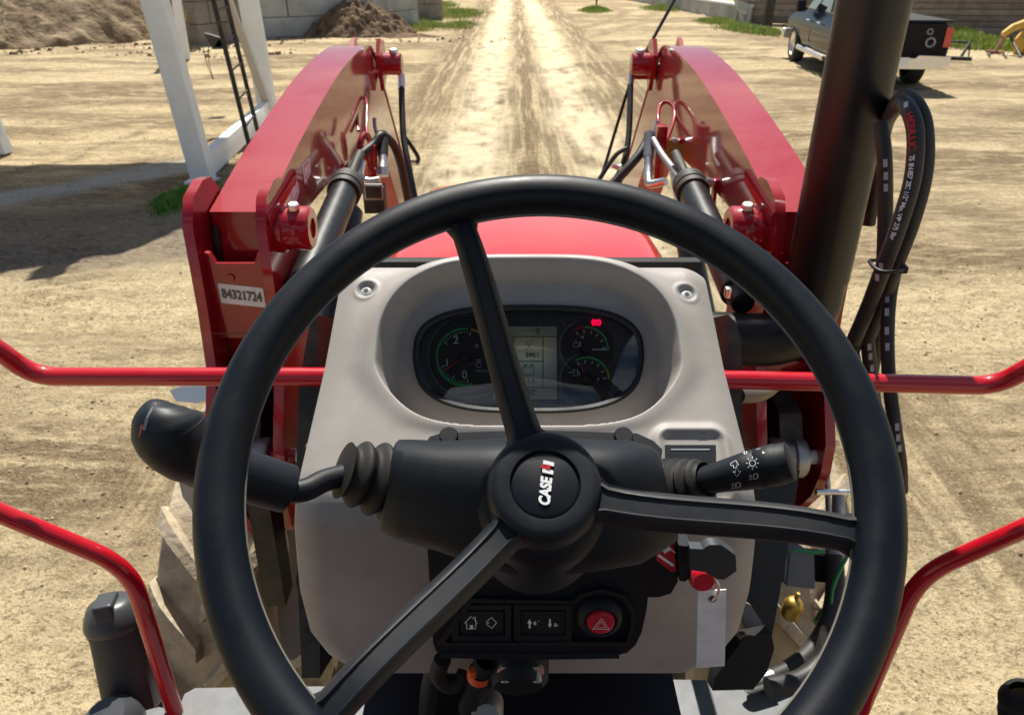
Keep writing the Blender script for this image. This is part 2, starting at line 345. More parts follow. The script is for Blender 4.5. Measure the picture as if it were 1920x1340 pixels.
def ground_mat():
    m = bpy.data.materials.new('ground_soil'); m.use_nodes = True; n = m.node_tree.nodes; l = m.node_tree.links; b = n['Principled BSDF']; b.inputs['Roughness'].default_value = .95; b.inputs['Specular IOR Level'].default_value = .12
    at = n.new('ShaderNodeAttribute'); at.attribute_name = 'soil'; sp = n.new('ShaderNodeSeparateColor'); l.new(at.outputs['Color'], sp.inputs['Color'])
    g = n.new('ShaderNodeNewGeometry')
    def noise(sc, det=6, rough=.6, stretch=(1, 1, 1), rz=0, dist=0):
        mpn = n.new('ShaderNodeMapping'); mpn.inputs['Scale'].default_value = stretch; mpn.inputs['Rotation'].default_value = (0, 0, rz); l.new(g.outputs['Position'], mpn.inputs['Vector'])
        t = n.new('ShaderNodeTexNoise'); t.inputs['Scale'].default_value = sc; t.inputs['Detail'].default_value = det; t.inputs['Roughness'].default_value = rough; t.inputs['Distortion'].default_value = dist
        l.new(mpn.outputs['Vector'], t.inputs['Vector']); return t.outputs['Fac']
    def rng(x, a, b_, c=0, d=1):
        r_ = n.new('ShaderNodeMapRange'); r_.inputs['From Min'].default_value = a; r_.inputs['From Max'].default_value = b_; r_.inputs['To Min'].default_value = c; r_.inputs['To Max'].default_value = d; l.new(x, r_.inputs['Value']); return r_.outputs['Result']
    def mix(f, a, b_):
        x = n.new('ShaderNodeMix'); x.data_type = 'RGBA'; l.new(f, x.inputs['Factor'])
        for s_, c in (('A', a), ('B', b_)):
            if isinstance(c, tuple): x.inputs[s_].default_value = (*c, 1)
            else: l.new(c, x.inputs[s_])
        return x.outputs['Result']
    def mul(a, b_, op='MULTIPLY'):
        x = n.new('ShaderNodeMath'); x.operation = op; x.use_clamp = True
        for i, c in enumerate((a, b_)):
            if isinstance(c, (int, float)): x.inputs[i].default_value = c
            else: l.new(c, x.inputs[i])
        return x.outputs[0]
    n1 = noise(1.3, 8, .65, (1, 2.2, 1), .1); n2 = noise(9, 8, .7, (1, 1.6, 1)); n3 = noise(38, 6, .7, (1, 1.5, 1), .3); n4 = noise(130, 3, .6); n5 = noise(3.2, 10, .72, (.5, 2.4, 1), -.15); n6 = noise(1.7, 9, .68, (.3, 2.6, 1), .12); n7 = noise(14, 7, .75, (1, 1.7, 1), .6, .6)
    base = mix(rng(n2, .32, .54), (.52, .395, .22), (.88, .71, .43))
    base = mix(rng(n3, .52, .61, 0, .75), base, (.22, .145, .075))
    gx_ = n.new('ShaderNodeSeparateXYZ'); l.new(g.outputs['Position'], gx_.inputs[0]); ab = n.new('ShaderNodeMath'); ab.operation = 'SUBTRACT'; ab.inputs[1].default_value = .3; l.new(gx_.outputs['X'], ab.inputs[0]); a2 = n.new('ShaderNodeMath'); a2.operation = 'ABSOLUTE'; l.new(ab.outputs[0], a2.inputs[0])
    lane = rng(a2.outputs[0], 2.6, 1.7); n9 = noise(2.2, 9, .7, (2.6, .11, 1), .02); mr = rng(gx_.outputs['Y'], 3.2, 6.5)
    sx_ = n.new('ShaderNodeMix'); l.new(lane, sx_.inputs['Factor']); l.new(n6, sx_.inputs['A']); l.new(n9, sx_.inputs['B'])
    base = mix(mul(rng(sx_.outputs['Result'], .50, .62, 0, .62), mr), base, (.31, .215, .115))
    base = mix(rng(n7, .55, .62, 0, .78), base, (.24, .165, .09))
    base = mix(rng(n4, .52, .70, 0, .85), base, (.88, .74, .47))
    s5 = n.new('ShaderNodeMix'); l.new(lane, s5.inputs['Factor']); l.new(n5, s5.inputs['A']); l.new(n9, s5.inputs['B'])
    dk = mul(sp.outputs['Red'], rng(s5.outputs['Result'], .40, .54, .15, 1.25))
    dcol = mix(rng(n3, .4, .62), (.16, .105, .06), (.36, .265, .16))
    c = mix(mul(dk, .95), base, dcol); n8 = noise(70, 4, .75, (1, 1.3, 1)); c = mix(rng(n8, .55, .64, 0, .5), c, (.20, .135, .07)); c = mix(rng(n8, .45, .36, 0, .45), c, (.90, .76, .50))
    c = mix(rng(s5.outputs['Result'], .56, .66, 0, .6), c, (.88, .74, .47))
    c = mix(mul(sp.outputs['Green'], rng(n1, .3, .55, .65, 1)), c, (.93, .80, .55))
    c = mix(mul(sp.outputs['Blue'], .92), c, mix(rng(n7, .42, .6), (.19, .145, .105), (.44, .36, .27)))
    c = mix(mul(at.outputs['Alpha'], rng(n2, .3, .5, .55, 1)), c, mix(rng(n3, .4, .6), (.50, .47, .41), (.72, .69, .62)))
    l.new(c, b.inputs['Base Color'])
    hs = mul(mul(n2, .5), mul(n3, .5), 'ADD')
    bp = n.new('ShaderNodeBump'); bp.inputs['Strength'].default_value = 1; bp.inputs['Distance'].default_value = .075; l.new(hs, bp.inputs['Height'])
    b2 = n.new('ShaderNodeBump'); b2.inputs['Strength'].default_value = .9; b2.inputs['Distance'].default_value = .012; l.new(n4, b2.inputs['Height']); l.new(bp.outputs['Normal'], b2.inputs['Normal']); l.new(b2.outputs['Normal'], b.inputs['Normal'])
    return m
ground = grid_mesh('ground', GX, GY, GZ, ground_mat(), kind='structure', label='pale tan dry dirt yard with churned tyre tracks')
ca = ground.data.color_attributes.new('soil', 'FLOAT_COLOR', 'POINT')
ca.data.foreach_set('color', np.stack([dark, pale, mud, conc], -1).reshape(-1).astype(np.float32))
GT = bvh(ground)
def gz(x, y):
    l, n_, i, d = GT.ray_cast(V((x, y, 5)), V((0, 0, -1))); return l.z if l else 0

# clods, straw and pebbles strewn near the tractor
def scatter(name, n, area, smin, smax, m, flat=.6, **kw):
    mb = MB(); vs = []; fs = []
    for i in range(n):
        x = random.uniform(*area[0]); y = area[1][0] + (area[1][1] - area[1][0]) * random.random() ** 1.5; s = random.uniform(smin, smax) * random.uniform(.4, 1) ** 1.5
        if vnoise(np.array([x * .9]), np.array([y * .9]), 77)[0] + vnoise(np.array([x * 3.1]), np.array([y * 3.1]), 78)[0] < random.uniform(.7, 1.4): continue
        z = gz(x, y); a = random.random() * 6.28; k = len(vs); q = [V((math.cos(a + t), math.sin(a + t), 0)) * s * random.uniform(.6, 1.2) for t in (0, 1.2, 2.5, 3.8, 5)]
        vs += [V((x, y, z - s * .2)) + p for p in q] + [V((x, y, z + s * flat)) + p * .45 for p in q]
        fs += [(k + j, k + (j + 1) % 5, k + 5 + (j + 1) % 5, k + 5 + j) for j in range(5)] + [tuple(k + 5 + j for j in range(5))]
    mb.raw(vs, fs, m); return mb.build(name, kind='stuff', **kw)
CLOD = mat('clod', (.40, .31, .20), .95, var=.35, vscale=6, spec=.1); CLODD = mat('dark_clod', (.20, .145, .09), .95, var=.3, vscale=6, spec=.1)
scatter('soil_clods', 15000, ((-8, 8), (1.2, 20)), .005, .022, CLOD, label='small tan clods strewn over the dirt yard')
scatter('dark_clods', 5000, ((-8, 8), (1.2, 24)), .004, .018, CLODD, label='small dark clods strewn over the dirt yard')
def blades(name, polys, n, h, cols, label):
    """grass: many thin bent blades inside discs (x, y, rx, ry)"""
    mb = MB(); ms = [mat(name + '_%d' % i, c, .7, spec=.2) for i, c in enumerate(cols)]
    data = {i: ([], []) for i in range(len(ms))}; tot = sum(p[2] * p[3] for p in polys)
    for (x0, y0, rx, ry) in polys:
        for i in range(int(n * rx * ry / tot)):
            a = random.random() * 6.28; q = random.random() ** .6 * (.8 + .7 * random.random() ** 3); x = x0 + rx * q * math.cos(a); y = y0 + ry * q * math.sin(a)
            if fbm(np.array([x * 1.5]), np.array([y * 1.5]), 5)[0] < -.12: continue
            z = gz(x, y); hh = h * random.uniform(.3, 1.1) * max(.3, 1.1 - q * .6); w = hh * .07 + .004; b = random.random() * 6.28; dx, dy = math.cos(b), math.sin(b); ln = hh * random.uniform(.1, .6)
            vs, fs = data[random.choice(range(len(ms)))]; k = len(vs)
            vs += [V((x - dy * w, y + dx * w, z)), V((x + dy * w, y - dx * w, z)), V((x + dx * ln * .4 + dy * w * .7, y + dy * ln * .4 - dx * w * .7, z + hh * .6)), V((x + dx * ln * .4 - dy * w * .7, y + dy * ln * .4 + dx * w * .7, z + hh * .6)), V((x + dx * ln, y + dy * ln, z + hh))]
            fs += [(k, k + 1, k + 2, k + 3), (k + 3, k + 2, k + 4)]
    for i, (vs, fs) in data.items(): mb.raw(vs, fs, ms[i])
    return mb.build(name, kind='stuff', label=label)
GC = [(.24, .40, .06), (.34, .48, .09), (.16, .28, .05), (.48, .48, .20), (.46, .38, .20)]
def disc(px, py, rpx, ry): x, y = gp(px, py); return (x, y, rpx * math.hypot(x * 0, y) / 1400 * 1.0, ry)
blades('grass', [disc(862, 50, 30, 2.6), disc(790, 52, 62, 2.4), disc(770, 34, 50, 4), disc(850, 26, 60, 4), disc(800, 12, 60, 5)], 16000, .22, GC, 'bright green grass patch by the far concrete blocks')
blades('grass', [disc(1115, 22, 26, 1.4)], 2500, .28, GC, 'round green tuft beside the far dark post')
blades('grass', [disc(1395, 58, 42, 1.6), disc(1345, 44, 34, 1.6), disc(1435, 64, 34, 1.0), disc(1240, 18, 30, 2.2)], 10000, .26, GC, 'green grass strip at the foot of the low concrete wall')
blades('grass', [disc(1790, 85, 36, .9), disc(1850, 90, 60, 1.0), disc(1925, 95, 40, 1.2), disc(1800, 70, 40, .9)], 12000, .35, GC, 'lush green grass below the wooden board wall')
blades('grass', [disc(345, 370, 46, .50), disc(322, 388, 26, .3), disc(378, 358, 26, .35)], 9000, .08, [(.13, .30, .05), (.18, .36, .06), (.10, .22, .04)], 'dark green grass tuft at the foot of the white leg')
# ------------------------------------------------------------------ the tractor
TR = empty('tractor', (0.02, 1.0, 0), 'red loader tractor seen from its seat, grey dash and black steering wheel', 'tractor')
X3 = V((1, 0, 0)); Y3 = V((0, 1, 0)); Z3 = V((0, 0, 1))
# ---- dashboard cowl: one moulded sheet, profile in (Y, Z), swept across X
XC = .0130; HW = .2105
prof = fillet([V((0, .556, 1.546)), V((0, .548, 1.70)), V((0, .553, 1.780)), V((0, .792, 1.925)), V((0, .835, 1.905)), V((0, .86, 1.80))], .035, 8)
def resample(p, n):
    d = [0]
    for a, b in zip(p[:-1], p[1:]): d.append(d[-1] + (b - a).length)
    t = np.linspace(0, d[-1], n); return np.interp(t, d, [q.y for q in p]), np.interp(t, d, [q.z for q in p]), t
NV, NU = 560, 360
pY_, pZ_, pt = resample(prof, NV)
for _ in range(3): pY_[1:-1] = (pY_[:-2] + 2 * pY_[1:-1] + pY_[2:]) / 4; pZ_[1:-1] = (pZ_[:-2] + 2 * pZ_[1:-1] + pZ_[2:]) / 4
ty = np.gradient(pY_); tz = np.gradient(pZ_); tl = np.hypot(ty, tz); nY = -tz / tl; nZ = ty / tl
SO = V((0, .553, 1.780)); SU = (V((0, .792, 1.925)) - SO).normalized(); SN = V((0, -SU.z, SU.y))      # slope plane
iS = int(np.argmin(np.hypot(pY_ - SO.y, pZ_ - SO.z))); s_of = pt - pt[iS]
def sl(px, py): p = pP(px, py, SO, SN); return p.x, (p - SO).dot(SU)
LT = R(52); LN = V((0, -math.sin(LT), math.cos(LT))); LU = V((0, math.cos(LT), math.sin(LT)))
rcx, rcs = sl(990, 655); L0 = pP(990, 672, SO + SN * -.034, SN)
ra = (sl(1278, 655)[0] - sl(712, 655)[0]) / 2; stop = sl(990, 512)[1]; sbot = sl(990, 806)[1]
sc_ = (stop + sbot) / 2; rb = (stop - sbot) / 2 * 1.0
uu = np.linspace(-1, 1, NU); uX = np.sign(uu) * (np.abs(uu) ** .9)
XX = np.zeros((NV, NU)); YY = XX.copy(); ZZ = XX.copy()
s2 = s_of[:, None] * np.ones((1, NU))
hw = np.interp(pZ_, [1.546, 1.565, 1.60, 1.66, 1.75, 1.80, 1.86, 1.925], [.200, .219, .233, .235, .2295, .2250, .2165, .2125])[:, None]
XX = XC + uX[None] * hw; x = XX - XC; ax = np.abs(x)
h = -np.where(ax > hw - .034, (ax - hw + .034) ** 2 * 14 * np.clip(1, 0, 1), 0)
h -= np.where(ax > hw - .006, (ax - hw + .006) * 3.5, 0)
def sst(a, b, v_): t = np.clip((v_ - a) / (b - a), 0, 1); return t * t * (3 - 2 * t)
# binnacle
xr = (XX - rcx); xs = xr / (ra * (.845 + .175 * sst(sl(990, 790)[1], sl(990, 680)[1], s2) - .07 * sst(sc_, stop, s2))); ys = (s2 - sc_) / rb
ye = np.where(ys < 0, 5.5, 3.0); q = (np.abs(xs) ** 3.4 + np.abs(ys) ** ye) ** (1 / 3.2)
crest = .020 * sst(sc_ - rb * .75, stop, s2) * (1 - .35 * np.clip(np.abs(xr) / ra, 0, 1) ** 4) + .003
outer = crest * np.exp(-(np.maximum(0, q - 1.0) / .13) ** 2)
Pp = np.stack([np.broadcast_to(pY_[:, None], XX.shape), np.broadcast_to(pZ_[:, None], XX.shape)], -1)
den = (nY * LN.y + nZ * LN.z)[:, None]
fl = ((L0.y - Pp[..., 0]) * LN.y + (L0.z - Pp[..., 1]) * LN.z) / np.where(np.abs(den) < .2, .2, den) - .004
wall = sst(.885 + .04 * sst(.2, .8, -ys), .985, q)
inner = fl * (1 - wall) + crest * wall
onS = (s2 > sbot - .05) & (s2 < stop + .06)
h = np.where((q < 1) & onS, inner + h * 0, h + np.where(onS, outer, 0))
# raised surround of the blank vent plate on the right
va = sl(1224, 806); vb = sl(1362, 806); vc = sl(1300, 955)
vx = (va[0] + vb[0]) / 2; vw = (vb[0] - va[0]) / 2 - .004; vs_ = (va[1] + vc[1]) / 2; vh = (va[1] - vc[1]) / 2 - .004
dd = np.maximum(np.abs(XX - vx) - vw + .012, 0) ** 2 + np.maximum(np.abs(s2 - vs_) - vh + .012, 0) ** 2; dd = np.sqrt(dd) - .012
h = h + np.where(q > 1, .005 * np.exp(-((dd - .001) / .0055) ** 2), 0)
for (sx, sy) in ((687, 547), (1287, 554)):
    a_, b_ = sl(sx, sy); r_ = np.hypot(XX - a_, s2 - b_); h = h - .005 * np.exp(-(r_ / .0085) ** 4) + .0012 * np.exp(-((r_ - .0125) / .003) ** 2)
YY = Pp[..., 0] + nY[:, None] * h; ZZ = Pp[..., 1] + nZ[:, None] * h
cowl = grid_mesh('dashboard_cowl', XX, YY, ZZ, COWL); cowl.parent = TR; cowl.matrix_parent_inverse = wm(TR).inverted()
CT = bvh(cowl)
# side skirts of the cowl, running forward
for sgn in (-1, 1):
    mb = MB(); edge = [V((XX[i, 0 if sgn < 0 else -1], YY[i, 0 if sgn < 0 else -1], ZZ[i, 0 if sgn < 0 else -1])) for i in range(0, NV, 8)]
    vs = []; [vs.extend([e, V((e.x - sgn * .004, max(e.y + .012, .80 if e.y < .80 else e.y), e.z - .004))]) for e in edge]
    mb.raw(vs, [(2 * i, 2 * i + 1, 2 * i + 3, 2 * i + 2) for i in range(len(edge) - 1)], COWL, True); mb.build('cowl_side', TR)
for (sx, sy) in ((687, 547), (1287, 554)):
    p, n_ = hit(CT, sx, sy, .0005); mb = MB(); mb.lathe([(0, .0022), (.0035, .0022), (.006, .0012), (.0065, -.002)], p, SN, MGR, 20); mb.lathe([(0, .0026), (.0028, .0026), (.003, .001)], p, SN, DARK, 6); mb.build('screw', cowl)
for (sx, sy, dx_) in ((579, 840, -1), (563, 1058, -1), (1401, 1010, 1)):
    jj = min(range(NV), key=lambda j: abs(670 - 1400 * (V((XX[j, 0], YY[j, 0], ZZ[j, 0])) - CO).dot(UP) / (V((XX[j, 0], YY[j, 0], ZZ[j, 0])) - CO).dot(FW) - sy)); ee = 0 if dx_ < 0 else -1
    p = V((XX[jj, ee], YY[jj, ee] + .004, ZZ[jj, ee])); mb = MB(); mb.lathe([(0, .004), (.003, .003), (.005, 0), (.005, -.01)], p, V((math.copysign(1, sx - 960), -.6, .2)), STEEL, 14); mb.build('rivet', cowl)
mb = MB()   # vent plate
P = [sl(1246, 836), sl(1341, 836), sl(1341, 934), sl(1246, 934)]; P3 = [V((a, SO.y, SO.z)) + SU * b + SN * .003 for a, b in P]; P3 = [V((p.x, (SO + SU * b).y, (SO + SU * b).z)) + SN * .003 for p, (a, b) in zip(P3, P)]
mb.prism(P3, PLA, SN * -.006, bev=.0012)
a, b = P3[0], P3[1]; mb.stroke([a.lerp(b, .1) - SU * .005 + SN * .0006, a.lerp(b, .86) - SU * .005 + SN * .0006], .0009, MGR, SN)
mb.build('switch_blank', cowl)
# two dark scuffs on the plastic
mb = MB()
for pl in (((1309, 808), (1318, 811), (1326, 810)), ((826, 470), (826, 470)), ): 
    q_ = [hit(CT, *p_)[0] for p_ in pl]
    if all(q_) and len(q_) > 2: mb.stroke(q_, .0009, MBK, SN)
mb.build('scuff', cowl)

# ---- instrument cluster
IC = MB()
def LP(px, py, off=0): return pP(px, py, L0 + LN * off, LN)
def lens(k=0, off=0, n=72):
    out = []
    for i in range(n):
        a = 2 * math.pi * i / n; c, s_ = math.cos(a), math.sin(a); e = 2 / 3.2
        x_ = math.copysign(abs(c) ** e, c); y_ = math.copysign(abs(s_) ** e, s_)
        wx = 215 - k; hy = 97 - k
        out.append(LP(991 + x_ * wx * (1.0 - .05 * (y_ < 0) * abs(y_)), 673 - y_ * hy - 3 * (1 - x_ * x_) * (y_ > 0) + 3 * (1 - x_ * x_) * (y_ < 0), off))
    return out
r0 = lens(-2, -.006); r1 = lens(-2, .004); r2 = lens(3, .006); r3 = lens(9, .0035); r4 = lens(10, -.004)
IC.loft([r0, r1, r2, r3, r4], PLA, caps=False)
IC_o = IC.build('instrument_cluster', TR)
mb = MB(); fo = lens(9, -.003); bv = mb.raw(fo, [tuple(range(len(fo)))], WEAVE); fobj = mb.build('dial_face', IC_o)
uvl = fobj.data.uv_layers.new(name='UV')
for lp in fobj.data.loops:
    co = V(fobj.data.vertices[lp.vertex_index].co) - L0; uvl.data[lp.index].uv = (co.x, co.dot(LU))
def circ(cx, cy, r, a0, a1, n=24, off=0, sx=1, sy=1): return [LP(cx + r * sx * math.cos(R(a0 + (a1 - a0) * i / n)), cy - r * sy * math.sin(R(a0 + (a1 - a0) * i / n)), off) for i in range(n + 1)]
PXL = (LP(1001, 672) - LP(1000, 672)).length      # one photo pixel on the dial
def fillc(mb, cx, cy, r, m, off, n=40, a0=0, a1=360): 
    c = circ(cx, cy, r, a0, a1 - (360 / n if a1 - a0 == 360 else 0), n, off); mb.raw(c, [tuple(range(len(c)))], m)
o1, o2, o3 = -.0022, -.0018, -.0013
for q3 in ((880, 668, 76), (1102, 650, 50), (1100, 712, 48)): mb = MB(); fillc(mb, *q3, FACE, o1 if q3[1] != 712 else o1 + .00015); mb.build('dial_disc', IC_o)
mb = MB()   # thin printed rings
mb.stroke(circ(880, 668, 77, 0, 359, 60, o2), PXL * .7, MGR, LN); mb.build('dial_ring', IC_o); mb = MB(); mb.stroke(circ(1100, 650, 51, 120, 250, 20, o2), PXL * .7, MGR, LN); mb.stroke(circ(1100, 712, 50, 110, 220, 20, o2), PXL * .7, MGR, LN)
# surround moons
mb.stroke(circ(1063, 738, 14, 0, 180, 10, o2), PXL * .6, MGR, LN); mb.stroke(circ(1066, 598, 14, 180, 360, 10, o2), PXL * .6, MGR, LN)
mb.build('dial_print', IC_o, kind='stuff') if 0 else mb.build('dial_print', IC_o)
def gauge(name, cx, cy, r, arcs, ticks, texts, needle, hub, wN):
    mb = MB()
    for a0, a1, w, m in arcs: mb.stroke(circ(cx, cy, r, a0, a1, 30, o2), w * PXL, m, LN)
    for a, ln, w in ticks: mb.stroke([LP(cx + (r - 5) * math.cos(R(a)), cy - (r - 5) * math.sin(R(a)), o3), LP(cx + (r - 5 - ln) * math.cos(R(a)), cy - (r - 5 - ln) * math.sin(R(a)), o3)], w * PXL, MWH, LN)
    for t_, tx, ty_, sz, m in texts: mb.text(t_, LP(tx, ty_, o3), X3, LU, sz * PXL, m, bold=.02)
    g = mb.build(name, IC_o); mb = MB(); a, ln = needle
    mb.stroke([LP(cx + 12 * math.cos(R(a)), cy - 12 * math.sin(R(a)), .001), LP(cx + ln * math.cos(R(a)), cy - ln * math.sin(R(a)), .001)], wN * PXL, NEED if name != 'temperature_gauge' else MWH, LN)
    mb.lathe([(0, .0035), (hub * PXL * .8, .0032), (hub * PXL, .0018), (hub * PXL, -.001)], LP(cx, cy, 0), LN, FACE, 24); mb.build('needle', g)
gauge('rev_counter', 872, 669, 53, [(85, 180, 4, MGN), (180, 205, 3, MGN), (205, 285, 6, MGN), (60, 78, 4, MYL)],
      [(a, 7, 2) for a in (78, 112, 145, 203, 240, 276)] + [(a, 3, 1.4) for a in (85, 92, 99, 105, 119, 126, 133, 139, 213, 220, 227, 234, 247, 254, 261, 268)],
      [('2', 855, 638, 21, MWH), ('1', 838, 680, 19, MWH), ('0', 871, 703, 21, MWH)], (213, 46), 11, 3)
gauge('temperature_gauge', 1098, 655, 42, [(40, 92, 4, MGN), (-2, 40, 4, MGN), (94, 122, 4, MRD)], [(a, 6, 1.8) for a in (5, 28, 52, 72, 95, 118)], [('H', 1092, 632, 8, MWH)], (0, 40), 10, 2.4)
gauge('fuel_gauge', 1100, 712, 42, [(30, 120, 4, MGN), (2, 28, 4, MYL)], [(a, 6, 1.8) for a in (5, 28, 52, 72, 95, 118)], [('F', 1122, 712, 8, MWH)], (112, 36), 10, 2.8)
mb = MB()   # icons
def ic(pts, w=1.4, m=MWH, cl=False): mb.stroke([LP(x_, y_, o3) for x_, y_ in pts], w * PXL, m, LN, closed=cl)
ic([(1076, 642), (1084, 642), (1085, 650), (1075, 650)], 1.4, MWH, True); ic([(1080, 642), (1080, 637)]); ic([(1088, 640), (1088, 650)], 2)
mb.build('dial_icon', IC_o); mb = MB(); ic([(1076, 692), (1083, 692), (1083, 704), (1076, 704)], 1.4, MWH, True); ic([(1083, 696), (1087, 698), (1087, 703)]); ic([(1073, 698), (1066, 698)])
mb.build('dial_icon', IC_o); mb = MB(); mb.stroke(circ(898, 684, 5, 0, 325, 10, o3), 1.3 * PXL, MWH, LN); ic([(894, 675), (902, 675)], 1.4); mb.text('x1000/min', LP(901, 695, o3), X3, LU, 6 * PXL, MWH)
ic([(891, 646), (897, 646)], 1.4); ic([(890, 650), (898, 650)], 1.4)
mb.build('dial_icon', IC_o)
mb = MB()   # LCD
def rc(x0, y0, x1, y1, off): return [LP(x0, y0, off), LP(x1, y0, off), LP(x1, y1, off), LP(x0, y1, off)]
mb.raw(rc(925, 612, 1044, 748, o1), [(0, 1, 2, 3)], LCD)
for a in (((925, 631), (1044, 631)), ((963, 632), (963, 726)), ((1018, 632), (1018, 726)), ((963, 677), (1018, 677)), ((925, 726), (1044, 726))): mb.stroke([LP(*a[0], o2), LP(*a[1], o2)], 1.4 * PXL, LCD2, LN)
mb.text('0', LP(1008, 621, o3), X3, LU, 17 * PXL, LCD2); mb.text('590.1', LP(999, 666, o3), X3, LU, 12 * PXL, LCD2); mb.text('14.0', LP(992, 714, o3), X3, LU, 13 * PXL, LCD2); mb.text('00', LP(995, 736, o3), X3, LU, 18 * PXL, LCD2)
mb.text('. . .', LP(957, 622, o3), X3, LU, 12 * PXL, LCD2)
for a in (((986, 640), (997, 640), (986, 657), (997, 657)),): mb.stroke([LP(x_, y_, o3) for x_, y_ in (a[0], a[1], a[2], a[3])], 1 * PXL, LCD2, LN, closed=True)
mb.stroke([LP(*p_, o3) for p_ in ((980, 687), (1001, 687), (1001, 702), (980, 702))], 1.2 * PXL, LCD2, LN, closed=True); mb.stroke([LP(983, 684, o3), LP(988, 684, o3)], 2 * PXL, LCD2, LN); mb.stroke([LP(994, 684, o3), LP(999, 684, o3)], 2 * PXL, LCD2, LN)
mb.build('display', IC_o)
mb = MB(); mb.stroke(circ(1118, 604.5, 4.6, 0, 359, 20, o3), 1.5 * PXL, TELL, LN); mb.stroke(circ(1118, 604.5, 8, 130, 230, 8, o3), 1.5 * PXL, TELL, LN); mb.stroke(circ(1118, 604.5, 8, -50, 50, 8, o3), 1.5 * PXL, TELL, LN)
mb.text('P', LP(1118, 604.5, o3), X3, LU, 8 * PXL, TELL, bold=.03); mb.build('brake_light', IC_o)
mb = MB(); fo = lens(5, .0032)
ctr = LP(991, 673, .0075); rg = [[p.lerp(ctr + (p - L0).normalized() * 0, t) + LN * (.0043 * (1 - (1 - t) ** 2) - .0043 * t) for p in fo] for t in (0, .2, .45, .75)]
mb.loft(rg, GLS, caps=False); mb.raw(rg[-1], [tuple(range(len(fo)))], GLS, True); mb.build('clear_cover', IC_o)

# ---- hood
def hoodring(Y, zc, w, zs=1.20):
    pts = []
    for t in np.linspace(-1, 1, 41):
        x_ = t * w; z_ = zc - .012 * (abs(t) / .8) ** 2 - (max(0, abs(t) - .74) / .26) ** 2.2 * .12; pts.append(V((.018 + x_, Y, z_)))
    return pts
mb = MB(); hr = []
for Y, zc, w in ((.862, 1.898, .222), (1.0, 1.895, .226), (1.25, 1.870, .232), (1.5, 1.832, .235), (1.7, 1.785, .235), (1.85, 1.735, .23), (1.93, 1.66, .225), (1.965, 1.50, .22), (1.97, 1.15, .22)): hr.append(hoodring(Y, zc, w) + [V((.018 + w + .002, Y, zc - .42)), V((.018 - w - .002, Y, zc - .42))])
mb.loft(hr, REDH, caps=True); hood = mb.build('hood', TR)
mb = MB(); mb.box((XC + .002, .858, 1.892), (.432, .018, .034), RUB, bev=.005, seg=3); mb.build('hood_seal', hood)
# engine bay, fire wall and frame rails under it
mb = MB(); mb.box((.0175, 1.30, 1.30), (.44, .86, .72), DARK, bev=.02); mb.build('engine_housing', TR)
mb = MB(); mb.box((.0175, 1.5, .78), (.42, 2.4, .34), DARK, bev=.03); mb.box((.0175, 2.35, 1.0), (.44, .5, .6), REDP, bev=.03); mb.build('chassis', TR)
mb = MB(); mb.box((.0175, 1.75, .52), (1.35, .16, .16), DARK, bev=.03); mb.build('front_axle', TR)

# ---- steering wheel
WC = V((.0222, .3583, 1.9705)); yw = R(-.905); tl_ = R(37.16)
E1 = V((math.cos(yw), 0, math.sin(yw))).normalized(); E2 = V((0, math.cos(tl_), math.sin(tl_))); E2 = (E2 - E1 * E1.dot(E2)).normalized(); WN = E1.cross(E2).normalized()
def wp(px, py, off=0): return pP(px, py, WC + WN * off, WN)
mb = MB(); rings = []
for i in range(160):
    a = 2 * math.pi * i / 160; rd = E1 * math.cos(a) + E2 * math.sin(a); ring = []
    for j in range(28):
        b = 2 * math.pi * j / 28; cr_, cn_ = math.cos(b), math.sin(b)
        ring.append(WC + rd * (.1908 + .0137 * math.copysign(abs(cr_) ** .9, cr_)) + WN * (.0142 * math.copysign(abs(cn_) ** .92, cn_)))
    rings.append(ring)
mb.loft(rings, PLW, closed=True); SW = mb.build('steering_wheel', TR)
def seam():   # moulding seam inside the rim, pale colour standing in for reflected ground light
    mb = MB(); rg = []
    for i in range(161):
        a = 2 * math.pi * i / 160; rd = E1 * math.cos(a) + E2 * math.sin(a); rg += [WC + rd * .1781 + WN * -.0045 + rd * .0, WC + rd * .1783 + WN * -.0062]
    mb.tube([WC + (E1 * math.cos(2 * math.pi * i / 160) + E2 * math.sin(2 * math.pi * i / 160)) * .1777 + WN * -.0035 for i in range(160)], .0011, mat('seam_light_paint', (.16, .145, .125), .5), 6, closed=True); return mb
seam().build('rim_light_seam', SW)
HO = -.050      # hub face below the rim plane
HC = WC + WN * HO
mb = MB(); mb.lathe([(.0225, -.0008), (.0232, .0008), (.0300, .0012), (.0345, -.0005), (.0372, -.0045), (.0383, -.010), (.0383, -.020), (.0365, -.0225), (.0372, -.026), (.0368, -.036), (.034, -.042), (.030, -.046)], HC, WN, PLG, 72)
mb.build('hub', SW)
mb = MB(); mb.lathe([(0, -.0002), (.0205, -.0006), (.0222, -.0016), (.0224, -.006)], HC, WN, PLA, 60); 
la = R(84); lu = (E1 * math.cos(la) + E2 * math.sin(la)); lv = WN.cross(lu)
LO = HC + WN * .0004 + E1 * .0008
mb.text('CASE', LO - lu * .0050 , lu, lv, .0098, MWH, bold=.045, xs=.80, ext=.0003, shear=.12)
def slab(a0, a1, b0, b1, m, off=.0003): mb.prism([LO + lu * a + lv * (b + (0)) + lu * (b * .12) + WN * off for a, b in ((a0, b0), (a1, b0), (a1, b1), (a0, b1))], m, WN * -.0006)
slab(.0070, .0098, -.0036, .0036, MWH); slab(.0126, .0152, -.0036, .0036, MWH); slab(.0096, .0128, -.0014, .0016, MRD, .0006); slab(.0098, .0118, .0012, .0048, MRD, .0005)
mb.build('hub_cap', SW)
